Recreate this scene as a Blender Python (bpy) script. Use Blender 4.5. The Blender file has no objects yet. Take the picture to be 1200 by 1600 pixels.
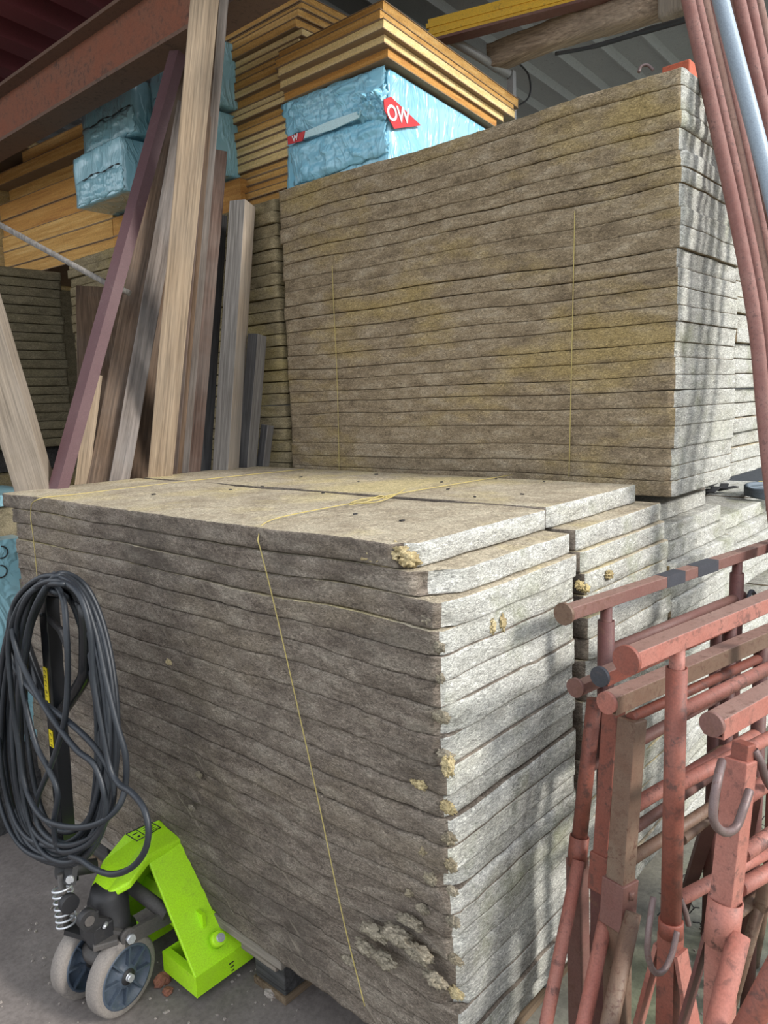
import bpy, bmesh, math, random
import numpy as np
from mathutils import Vector, Matrix, noise as mnoise

random.seed(7)
C = bpy.context.scene.collection
PI = math.pi

# ------------------------------------------------------------------ camera
F, CX, CY = 1180.0, 600.0, 800.0
_VR = np.array([1650-CX, 590-CY, F]); _VL = np.array([-713-CX, 672-CY, F])
_dx = _VR/np.linalg.norm(_VR)
_dy = _VL-_dx*(_VL@_dx); _dy /= np.linalg.norm(_dy)
_up = np.cross(_dx, _dy)
if _up[1] > 0: _up = -_up
RM = np.stack([_dx, _dy, _up], 1)          # camera (right, down, forward) = RM @ world
CAM = np.array([-1.048, -0.797, 1.55])
cd = bpy.data.cameras.new('camera'); cam = bpy.data.objects.new('camera', cd); C.objects.link(cam)
cd.sensor_fit = 'VERTICAL'; cd.sensor_height = 36.0; cd.lens = F/1600*36.0
cd.clip_start = 0.05; cd.clip_end = 200
m = Matrix.Identity(4)
for i in range(3):
    m[i][0] = RM[0][i]; m[i][1] = -RM[1][i]; m[i][2] = -RM[2][i]; m[i][3] = CAM[i]
cam.matrix_world = m
S = bpy.context.scene
S.camera = cam

# ------------------------------------------------------------------ light
w = bpy.data.worlds.new('sky'); S.world = w; w.use_nodes = True
nt = w.node_tree; nt.nodes.clear()
o_ = nt.nodes.new('ShaderNodeOutputWorld'); b_ = nt.nodes.new('ShaderNodeBackground')
tc = nt.nodes.new('ShaderNodeTexCoord'); sx = nt.nodes.new('ShaderNodeSeparateXYZ')
rp = nt.nodes.new('ShaderNodeValToRGB')
rp.color_ramp.elements[0].position = 0.42; rp.color_ramp.elements[0].color = (0.23, 0.22, 0.20, 1)
rp.color_ramp.elements[1].position = 0.56; rp.color_ramp.elements[1].color = (0.86, 0.92, 1.0, 1)
mp = nt.nodes.new('ShaderNodeMath'); mp.operation = 'MULTIPLY_ADD'; mp.inputs[1].default_value = 0.5; mp.inputs[2].default_value = 0.5
nt.links.new(tc.outputs['Generated'], sx.inputs[0]); nt.links.new(sx.outputs['Z'], mp.inputs[0])
nt.links.new(mp.outputs[0], rp.inputs[0]); nt.links.new(rp.outputs[0], b_.inputs[0]); nt.links.new(b_.outputs[0], o_.inputs[0])
b_.inputs[1].default_value = 1.25
sd = bpy.data.lights.new('sun', 'SUN'); sun = bpy.data.objects.new('sun', sd); C.objects.link(sun)
sd.energy = 2.7; sd.angle = math.radians(12); sd.color = (1.0, 0.97, 0.92)
SUN_FROM = Vector((0.20, -0.86, 0.50))
sun.rotation_euler = SUN_FROM.to_track_quat('Z', 'Y').to_euler(); sun.location = (2, -6, 6)
S.view_settings.view_transform = 'Standard'; S.view_settings.look = 'None'
S.view_settings.gamma = 1.0; S.view_settings.use_curve_mapping = False
S.view_settings.exposure = 0.6

# ------------------------------------------------------------------ pixel -> place
def ray(px, py):
    return RM.T @ np.array([(px-CX)/F, (py-CY)/F, 1.0])
def PX(px, py, x=None, y=None, z=None, d=None):
    r = ray(px, py)
    if d is not None: t = d
    elif x is not None: t = (x-CAM[0])/r[0]
    elif y is not None: t = (y-CAM[1])/r[1]
    else: t = (z-CAM[2])/r[2]
    return Vector(CAM+r*t)
def on_plane(px, py, P, u):                 # hit of the sight line with the upright plane through P along u
    n = np.array([-u[1], u[0], 0.0]); r = ray(px, py)
    t = ((np.array(P)-CAM)@n)/(r@n)
    return Vector(CAM+r*t)

# ------------------------------------------------------------------ materials
def new_mat(name):
    m = bpy.data.materials.new(name); m.use_nodes = True
    n = m.node_tree; n.nodes.clear()
    out = n.nodes.new('ShaderNodeOutputMaterial'); bs = n.nodes.new('ShaderNodeBsdfPrincipled')
    n.links.new(bs.outputs[0], out.inputs[0])
    return m, n, bs
def N(n, t, **kw):
    x = n.nodes.new(t)
    for k, v in kw.items(): setattr(x, k, v)
    return x
def ramp(n, src, stops, interp='LINEAR'):
    r = N(n, 'ShaderNodeValToRGB'); cr = r.color_ramp; cr.interpolation = interp
    while len(cr.elements) < len(stops): cr.elements.new(0.5)
    for e, (p, c) in zip(cr.elements, stops):
        e.position = p; e.color = (c[0], c[1], c[2], 1) if not isinstance(c, (int, float)) else (c, c, c, 1)
    n.links.new(src, r.inputs[0]); return r.outputs[0]
def noise_tex(n, vec, scale, detail=6, rough=0.6, dist=0.0):
    t = N(n, 'ShaderNodeTexNoise'); t.inputs['Scale'].default_value = scale
    t.inputs['Detail'].default_value = detail; t.inputs['Roughness'].default_value = rough
    t.inputs['Distortion'].default_value = dist
    n.links.new(vec, t.inputs['Vector']); return t.outputs['Fac']
def mapped(n, scale=(1, 1, 1), coord='Object', rnd=True, rot=(0, 0, 0)):
    tc = N(n, 'ShaderNodeTexCoord'); mp = N(n, 'ShaderNodeMapping')
    mp.inputs['Scale'].default_value = scale; mp.inputs['Rotation'].default_value = rot
    n.links.new(tc.outputs[coord], mp.inputs['Vector'])
    if rnd:
        oi = N(n, 'ShaderNodeObjectInfo'); mu = N(n, 'ShaderNodeMath', operation='MULTIPLY'); mu.inputs[1].default_value = 37.0
        n.links.new(oi.outputs['Random'], mu.inputs[0])
        n.links.new(mu.outputs[0], mp.inputs['Location'])
    return mp.outputs['Vector']
def mix(n, fac, a, b, mode='MIX'):
    x = N(n, 'ShaderNodeMix', data_type='RGBA', blend_type=mode)
    for v, i in ((fac, 0), (a, 6), (b, 7)):
        if hasattr(v, 'links'): n.links.new(v, x.inputs[i])
        elif isinstance(v, (int, float)): x.inputs[i].default_value = v
        else: x.inputs[i].default_value = (v[0], v[1], v[2], 1)
    return x.outputs[2]
def bump(n, bs, h, strength, dist=0.01):
    b = N(n, 'ShaderNodeBump'); b.inputs['Strength'].default_value = strength; b.inputs['Distance'].default_value = dist
    n.links.new(h, b.inputs['Height']); n.links.new(b.outputs[0], bs.inputs['Normal'])
def position(n, scale=(1, 1, 1)):
    g = N(n, 'ShaderNodeNewGeometry'); mp = N(n, 'ShaderNodeMapping'); mp.inputs['Scale'].default_value = scale
    n.links.new(g.outputs['Position'], mp.inputs['Vector']); return mp.outputs['Vector']

def wool(name, dark, mid, light, yellow, yam, moss=0.0, stretch=3.0, mould=0.0, contrast=1.0, scratch=0.0):
    m, n, bs = new_mat(name)
    v = mapped(n, (1, 1, stretch))
    big = noise_tex(n, position(n, (1, 1, 2.2)), 2.3, 5, 0.62)
    med = noise_tex(n, v, 9, 7, 0.65, 0.3)
    fib = noise_tex(n, mapped(n, (1, 1, 2.6)), 85, 5, 0.75, 1.2)
    fine = noise_tex(n, mapped(n, (1, 1, 1.6)), 240, 3, 0.7, 0.6)
    c = ramp(n, med, [(0.3, dark), (0.5, mid), (0.72, light)])
    yv = ramp(n, big, [(0.50, 0.0), (0.66, yam)])
    c = mix(n, yv, c, yellow)
    lo = 1-0.42*contrast; hi = 1+0.5*contrast
    f1 = ramp(n, fib, [(0.34, lo), (0.52, 1.0), (0.68, hi)])
    c = mix(n, 1.0, c, f1, 'MULTIPLY')
    f2 = ramp(n, fine, [(0.33, 0.75), (0.5, 1.0), (0.66, 1.3)])
    c = mix(n, 1.0, c, f2, 'MULTIPLY')
    if mould:
        md = noise_tex(n, position(n, (1, 1, 1.5)), 1.7, 6, 0.7, 0.5)
        c = mix(n, ramp(n, md, [(0.5, 0.0), (0.62, mould)]), c, (0.085, 0.07, 0.058))
    if moss:
        mo = noise_tex(n, position(n), 5.0, 6, 0.65)
        c = mix(n, ramp(n, mo, [(0.52, 0.0), (0.68, moss)]), c, (0.20, 0.22, 0.07))
    if scratch:
        g_ = N(n, 'ShaderNodeNewGeometry'); mp_ = N(n, 'ShaderNodeMapping'); mp_.inputs['Rotation'].default_value = (math.radians(38), 0, 0)
        mp_.vector_type = 'TEXTURE'
        n.links.new(g_.outputs['Position'], mp_.inputs['Vector'])
        mp2 = N(n, 'ShaderNodeMapping'); mp2.inputs['Scale'].default_value = (1, 3.0, 38); n.links.new(mp_.outputs[0], mp2.inputs['Vector'])
        sc_ = noise_tex(n, mp2.outputs[0], 1.6, 4, 0.55, 0.4)
        rg_ = noise_tex(n, position(n), 2.4, 3, 0.5)
        k_ = mix(n, 1.0, ramp(n, sc_, [(0.60, 0.0), (0.70, scratch)]), ramp(n, rg_, [(0.42, 0.0), (0.56, 1.0)]), 'MULTIPLY')
        c = mix(n, k_, c, (0.36, 0.31, 0.24))
    n.links.new(c, bs.inputs['Base Color'])
    bs.inputs['Roughness'].default_value = 0.95; bs.inputs['Specular IOR Level'].default_value = 0.15
    h = N(n, 'ShaderNodeMath', operation='ADD'); n.links.new(fib, h.inputs[0])
    h2 = N(n, 'ShaderNodeMath', operation='MULTIPLY'); h2.inputs[1].default_value = 0.45; n.links.new(fine, h2.inputs[0])
    n.links.new(h2.outputs[0], h.inputs[1])
    bump(n, bs, h.outputs[0], 0.75, 0.006)
    return m
M = {}
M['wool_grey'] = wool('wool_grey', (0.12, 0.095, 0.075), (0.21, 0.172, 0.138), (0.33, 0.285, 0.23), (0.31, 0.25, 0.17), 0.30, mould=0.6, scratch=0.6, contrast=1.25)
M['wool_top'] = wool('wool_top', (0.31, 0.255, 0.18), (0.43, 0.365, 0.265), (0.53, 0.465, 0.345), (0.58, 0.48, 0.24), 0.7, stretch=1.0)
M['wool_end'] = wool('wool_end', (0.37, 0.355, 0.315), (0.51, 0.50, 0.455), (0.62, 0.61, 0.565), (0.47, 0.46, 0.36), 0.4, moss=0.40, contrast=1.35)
M['wool_brown'] = wool('wool_brown', (0.185, 0.14, 0.09), (0.31, 0.24, 0.155), (0.44, 0.365, 0.26), (0.40, 0.295, 0.115), 0.65, contrast=1.25)
M['wool_olive'] = wool('wool_olive', (0.19, 0.15, 0.085), (0.29, 0.235, 0.14), (0.38, 0.31, 0.19), (0.40, 0.31, 0.12), 0.6)  # olive brown wool of the stack behind the planks
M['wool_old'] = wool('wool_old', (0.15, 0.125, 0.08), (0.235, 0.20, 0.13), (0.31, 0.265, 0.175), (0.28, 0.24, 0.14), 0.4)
M['wool_torn'] = wool('wool_torn', (0.30, 0.22, 0.11), (0.50, 0.40, 0.22), (0.66, 0.55, 0.34), (0.62, 0.48, 0.20), 0.5, stretch=1)
M['wool_torn_grey'] = wool('wool_torn_grey', (0.17, 0.14, 0.10), (0.30, 0.26, 0.195), (0.42, 0.36, 0.27), (0.45, 0.35, 0.18), 0.5, stretch=1)

def wood(name, dark, light, rough=0.8, wear=0.3, axis=2, grain=1.0, wearc=(0.30, 0.28, 0.25)):
    m, n, bs = new_mat(name)
    dark = tuple(x*0.72 for x in dark); light = tuple(x*0.80 for x in light); wearc = tuple(x*0.8 for x in wearc)
    sc = [34, 34, 34]; sc[axis] = 1.6
    v = mapped(n, tuple(sc))
    g = noise_tex(n, v, 1.6, 8, 0.62, 0.8)
    sc2 = [90, 90, 90]; sc2[axis] = 2.5
    g2 = noise_tex(n, mapped(n, tuple(sc2)), 1.5, 4, 0.6)
    big = noise_tex(n, mapped(n, (2, 2, 2)), 1.4, 4, 0.6)
    c = ramp(n, g, [(0.32, dark), (0.68, light)])
    c = mix(n, 1.0, c, ramp(n, g2, [(0.3, 1-0.4*grain), (0.6, 1.0+0.15*grain)]), 'MULTIPLY')
    c = mix(n, ramp(n, big, [(0.42, 0.0), (0.65, wear)]), c, wearc)
    n.links.new(c, bs.inputs['Base Color']); bs.inputs['Roughness'].default_value = rough
    bs.inputs['Specular IOR Level'].default_value = 0.25
    bump(n, bs, g2, 0.45, 0.004)
    return m
M['wood_tan'] = wood('wood_tan', (0.30, 0.215, 0.14), (0.43, 0.325, 0.22), wear=0.15)
M['wood_brown'] = wood('wood_brown', (0.105, 0.066, 0.042), (0.22, 0.145, 0.095), wear=0.35, wearc=(0.24, 0.20, 0.17))
M['wood_red'] = wood('wood_red', (0.10, 0.06, 0.045), (0.20, 0.13, 0.10), wear=0.3)
M['wood_grey'] = wood('wood_grey', (0.20, 0.18, 0.16), (0.36, 0.33, 0.30), wear=0.4)
M['wood_weather'] = wood('wood_weather', (0.15, 0.12, 0.10), (0.28, 0.235, 0.205), wear=0.35, wearc=(0.30, 0.29, 0.28))
M['wood_pale'] = wood('wood_pale', (0.33, 0.26, 0.19), (0.48, 0.39, 0.30), wear=0.5, wearc=(0.36, 0.33, 0.29))
M['wood_black'] = wood('wood_black', (0.045, 0.042, 0.042), (0.10, 0.095, 0.092), wear=0.3, wearc=(0.12, 0.12, 0.12))
M['wood_rough'] = wood('wood_rough', (0.22, 0.175, 0.13), (0.34, 0.28, 0.215), wear=0.45, wearc=(0.36, 0.31, 0.26))
M['wood_beam'] = wood('wood_beam', (0.30, 0.215, 0.15), (0.56, 0.43, 0.31), wear=0.4, axis=1, wearc=(0.3, 0.24, 0.19))
M['wood_pallet'] = wood('wood_pallet', (0.20, 0.165, 0.13), (0.36, 0.31, 0.26), wear=0.4, axis=1)
M['wood_dark'] = wood('wood_dark', (0.03, 0.03, 0.032), (0.09, 0.088, 0.09), wear=0.2, axis=1, wearc=(0.2, 0.17, 0.13))  # near-black timber tone for bearers, pallet blocks and twigs
M['wood_fibre'] = wood('wood_fibre', (0.10, 0.065, 0.04), (0.25, 0.18, 0.115), wear=0.5, axis=0, wearc=(0.3, 0.22, 0.15))

def painted(name, col, rust=(0.13, 0.06, 0.04), amount=0.4, rough=0.6, metal=0.0, dust=0.25, dustc=(0.5, 0.42, 0.38), scale=1.0):
    m, n, bs = new_mat(name)
    v = mapped(n)
    a = noise_tex(n, v, 45*scale, 8, 0.7, 0.4); b = noise_tex(n, v, 6*scale, 6, 0.65)
    fine = noise_tex(n, v, 260*scale, 3, 0.7)
    c = mix(n, ramp(n, b, [(0.35, 0.0), (0.75, dust)]), col, dustc)
    sp = mix(n, 1.0, ramp(n, a, [(0.60-0.1*amount, 0.0), (0.70-0.1*amount, 1.0)]), ramp(n, b, [(0.40, 0.25), (0.62, 1.0)]), 'MULTIPLY')
    k = N(n, 'ShaderNodeMath', operation='MULTIPLY'); k.inputs[1].default_value = min(1.0, amount*1.6)
    n.links.new(sp, k.inputs[0])
    c = mix(n, k.outputs[0], c, rust)
    c = mix(n, 1.0, c, ramp(n, fine, [(0.35, 0.86), (0.62, 1.12)]), 'MULTIPLY')
    n.links.new(c, bs.inputs['Base Color']); bs.inputs['Roughness'].default_value = rough; bs.inputs['Metallic'].default_value = metal
    bump(n, bs, a, 0.12, 0.002)
    return m
M['red_paint'] = painted('red_paint', (0.205, 0.054, 0.034), rust=(0.085, 0.038, 0.03), amount=0.85, dust=0.45, dustc=(0.235, 0.110, 0.080))
M['pink_paint'] = painted('pink_paint', (0.31, 0.102, 0.074), rust=(0.11, 0.05, 0.04), amount=0.8, dust=0.6, dustc=(0.36, 0.19, 0.148))
M['dark_red'] = painted('dark_red', (0.095, 0.030, 0.026), amount=0.7, dust=0.4, dustc=(0.15, 0.075, 0.062))
M['rust_red'] = painted('rust_red', (0.15, 0.062, 0.05), amount=0.8, dust=0.6, dustc=(0.21, 0.13, 0.105))
M['rust_brown'] = painted('rust_brown', (0.135, 0.072, 0.046), rust=(0.085, 0.034, 0.02), amount=0.8, dust=0.6, dustc=(0.20, 0.155, 0.11), scale=1.6)
M['rail_top'] = painted('rail_top', (0.20, 0.105, 0.08), rust=(0.10, 0.045, 0.03), amount=0.8, dust=0.7, dustc=(0.27, 0.175, 0.14), scale=1.6)
M['black_patch'] = painted('black_patch', (0.03, 0.032, 0.04), rust=(0.10, 0.08, 0.08), amount=0.4, dust=0.3, dustc=(0.12, 0.12, 0.14))
M['tube_red'] = painted('tube_red', (0.20, 0.082, 0.066), rust=(0.105, 0.055, 0.046), amount=0.7, dust=0.5, dustc=(0.34, 0.20, 0.17), scale=2.2, rough=0.75)
M['tube_rust'] = painted('tube_rust', (0.19, 0.10, 0.076), rust=(0.12, 0.06, 0.042), amount=0.75, dust=0.5, dustc=(0.33, 0.23, 0.19), scale=2.2, rough=0.8)
M['tube_zinc'] = painted('tube_zinc', (0.25, 0.30, 0.35), rust=(0.2, 0.25, 0.3), amount=0.2, dust=0.3, dustc=(0.29, 0.34, 0.39), rough=0.45, metal=0.25)
M['hook_steel'] = painted('hook_steel', (0.13, 0.085, 0.08), rust=(0.12, 0.06, 0.05), amount=0.6, dust=0.5, dustc=(0.24, 0.19, 0.18), rough=0.5, metal=0.3, scale=2)
M['beam_rust'] = painted('beam_rust', (0.25, 0.085, 0.045), rust=(0.10, 0.055, 0.04), amount=0.85, dust=0.7, dustc=(0.19, 0.10, 0.065), rough=0.85)
M['beam_dark'] = painted('beam_dark', (0.16, 0.09, 0.06), rust=(0.07, 0.045, 0.035), amount=0.7, dust=0.5, dustc=(0.13, 0.09, 0.07), rough=0.85)
M['yellow_beam'] = painted('yellow_beam', (0.80, 0.47, 0.035), rust=(0.16, 0.055, 0.035), amount=0.4, dust=0.3, dustc=(0.5, 0.3, 0.06))
M['maroon'] = painted('maroon', (0.085, 0.038, 0.042), rust=(0.14, 0.09, 0.085), amount=0.3, dust=0.4, dustc=(0.13, 0.075, 0.075))
M['roof_grey'] = painted('roof_grey', (0.30, 0.32, 0.34), rust=(0.05, 0.05, 0.055), amount=0.3, dust=0.5, dustc=(0.38, 0.39, 0.40), rough=0.45)
M['roof_maroon'] = painted('roof_maroon', (0.16, 0.028, 0.034), rust=(0.06, 0.015, 0.015), amount=0.3, dust=0.3, dustc=(0.10, 0.03, 0.03), rough=0.7)
M['alu'] = painted('alu', (0.42, 0.42, 0.42), rust=(0.2, 0.19, 0.18), amount=0.4, dust=0.5, dustc=(0.33, 0.31, 0.28), rough=0.5, metal=0.4)
M['steel_dusty'] = painted('steel_dusty', (0.06, 0.055, 0.052), rust=(0.03, 0.03, 0.03), amount=0.3, dust=0.7, dustc=(0.14, 0.12, 0.105), rough=0.7)
M['black_gloss'] = painted('black_gloss', (0.010, 0.011, 0.013), rust=(0.02, 0.02, 0.02), amount=0.1, dust=0.1, dustc=(0.03, 0.03, 0.03), rough=0.22)
M['black_matt'] = painted('black_matt', (0.014, 0.014, 0.016), rust=(0.05, 0.045, 0.04), amount=0.3, dust=0.4, dustc=(0.055, 0.05, 0.046), rough=0.6)
M['cable_rubber'] = painted('cable_rubber', (0.012, 0.015, 0.020), rust=(0.16, 0.16, 0.16), amount=0.12, dust=0.5, dustc=(0.028, 0.033, 0.040), rough=0.5)
M['hose'] = painted('hose', (0.11, 0.14, 0.17), rust=(0.06, 0.07, 0.08), amount=0.2, dust=0.4, dustc=(0.15, 0.17, 0.19), rough=0.5)
M['zinc'] = painted('zinc', (0.62, 0.64, 0.66), rust=(0.35, 0.33, 0.3), amount=0.2, dust=0.2, rough=0.35, metal=0.6)
M['green_paint'] = painted('green_paint', (0.43, 0.80, 0.008), rust=(0.30, 0.50, 0.03), amount=0.35, dust=0.35, dustc=(0.36, 0.56, 0.05), rough=0.5, scale=1.5)
M['wheel_blue'] = painted('wheel_blue', (0.048, 0.066, 0.095), rust=(0.13, 0.14, 0.15), amount=0.35, dust=0.5, dustc=(0.09, 0.11, 0.135), rough=0.5)
M['tyre'] = painted('tyre', (0.20, 0.175, 0.155), rust=(0.10, 0.09, 0.085), amount=0.5, dust=0.5, dustc=(0.30, 0.27, 0.24), rough=0.9)
M['brick'] = painted('brick', (0.22, 0.085, 0.05), rust=(0.13, 0.05, 0.035), amount=0.5, dust=0.4, dustc=(0.28, 0.13, 0.09), rough=0.95)
M['brick_wall'] = painted('brick_wall', (0.46, 0.10, 0.05), rust=(0.2, 0.06, 0.04), amount=0.4, dust=0.3, dustc=(0.45, 0.2, 0.14), rough=0.9)
M['label_yellow'] = painted('label_yellow', (0.85, 0.66, 0.01), amount=0.05, dust=0.1, rough=0.5)
M['ink'] = painted('ink', (0.02, 0.02, 0.02), amount=0.0, dust=0.0, rough=0.6)
M['paper'] = painted('paper', (0.36, 0.58, 0.06), amount=0.1, dust=0.2, dustc=(0.4, 0.5, 0.15), rough=0.6)
M['bright_yellow'] = painted('bright_yellow', (0.85, 0.65, 0.02), amount=0.02, dust=0.05, rough=0.5)
M['twine'] = painted('twine', (0.42, 0.33, 0.11), rust=(0.35, 0.27, 0.1), amount=0.3, dust=0.3, dustc=(0.5, 0.43, 0.25), rough=0.8)
M['red_print'] = painted('red_print', (0.58, 0.025, 0.03), rust=(0.5, 0.05, 0.05), amount=0.05, dust=0.1, dustc=(0.6, 0.15, 0.15), rough=0.4)
M['white_print'] = painted('white_print', (0.82, 0.84, 0.86), amount=0.0, dust=0.0, rough=0.4)
M['foam_white'] = painted('foam_white', (0.52, 0.74, 0.78), amount=0.0, dust=0.1, rough=0.5)
M['stone'] = painted('stone', (0.25, 0.22, 0.19), amount=0.4, dust=0.4, rough=0.95)
M['white_film'] = painted('white_film', (0.72, 0.73, 0.75), amount=0.1, dust=0.3, dustc=(0.5, 0.5, 0.5), rough=0.35)

def film(name, col, col2):
    m, n, bs = new_mat(name)
    a0 = noise_tex(n, mapped(n, (3, 3, 1.2)), 3.2, 3, 0.5, 1.2)
    a = ramp(n, a0, [(0.40, 0.0), (0.5, 1.0), (0.60, 0.0)])
    b = noise_tex(n, mapped(n), 4, 4, 0.6)
    c = mix(n, ramp(n, b, [(0.35, 0), (0.7, 1)]), col, col2)
    n.links.new(c, bs.inputs['Base Color']); bs.inputs['Roughness'].default_value = 0.28
    bs.inputs['Coat Weight'].default_value = 0.6; bs.inputs['Coat Roughness'].default_value = 0.10
    bump(n, bs, a, 0.4, 0.018)
    return m
M['blue_film'] = film('blue_film', (0.22, 0.55, 0.72), (0.33, 0.64, 0.78))
M['blue_film_dull'] = film('blue_film_dull', (0.26, 0.52, 0.60), (0.35, 0.58, 0.65))

def foamboard(name, a, b, c_):
    m, n, bs = new_mat(name)
    v = mapped(n, (1, 0.25, 6))
    g = noise_tex(n, v, 9, 6, 0.65, 0.3)
    g2 = noise_tex(n, mapped(n), 160, 3, 0.6)
    c = ramp(n, g, [(0.32, a), (0.5, b), (0.70, c_)])
    c = mix(n, 1.0, c, ramp(n, g2, [(0.35, 0.82), (0.62, 1.1)]), 'MULTIPLY')
    n.links.new(c, bs.inputs['Base Color']); bs.inputs['Roughness'].default_value = 0.85
    bump(n, bs, g2, 0.3, 0.003)
    return m
M['board_core'] = foamboard('board_core', (0.46, 0.23, 0.055), (0.60, 0.33, 0.09), (0.72, 0.46, 0.17))
M['board_pale'] = foamboard('board_pale', (0.62, 0.42, 0.16), (0.76, 0.56, 0.25), (0.84, 0.66, 0.36))
M['board_orange'] = foamboard('board_orange', (0.40, 0.17, 0.04), (0.52, 0.25, 0.055), (0.60, 0.32, 0.09))
M['board_face'] = painted('board_face', (0.24, 0.155, 0.085), rust=(0.12, 0.07, 0.04), amount=0.4, dust=0.4, dustc=(0.32, 0.23, 0.14), rough=0.8)

def floor_mat():
    m, n, bs = new_mat('concrete')
    p = position(n)
    a = noise_tex(n, p, 3.0, 8, 0.65); b = noise_tex(n, p, 60, 5, 0.7); g = noise_tex(n, position(n), 2.2, 4, 0.6)
    c = ramp(n, a, [(0.3, (0.125, 0.105, 0.095)), (0.55, (0.185, 0.158, 0.143)), (0.75, (0.25, 0.22, 0.20))])
    sp = N(n, 'ShaderNodeSeparateXYZ'); n.links.new(p, sp.inputs[0])
    # algae grows on the rain-wet side of the slab, y below zero
    wet = ramp(n, sp.outputs['Y'], [(0.0, 1.0), (0.05, 0.0)])
    mr = N(n, 'ShaderNodeMapRange'); mr.inputs[1].default_value = 0.35; mr.inputs[2].default_value = -0.15
    n.links.new(sp.outputs['Y'], mr.inputs[0])
    alg = mix(n, ramp(n, g, [(0.4, 0.35), (0.65, 1.0)]), (0.27, 0.26, 0.235), (0.20, 0.215, 0.135))
    c = mix(n, mr.outputs[0], c, alg)
    c = mix(n, 1.0, c, ramp(n, b, [(0.3, 0.75), (0.6, 1.12)]), 'MULTIPLY')
    n.links.new(c, bs.inputs['Base Color']); bs.inputs['Roughness'].default_value = 0.92
    bump(n, bs, b, 0.4, 0.004)
    return m
M['concrete'] = floor_mat()

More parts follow.
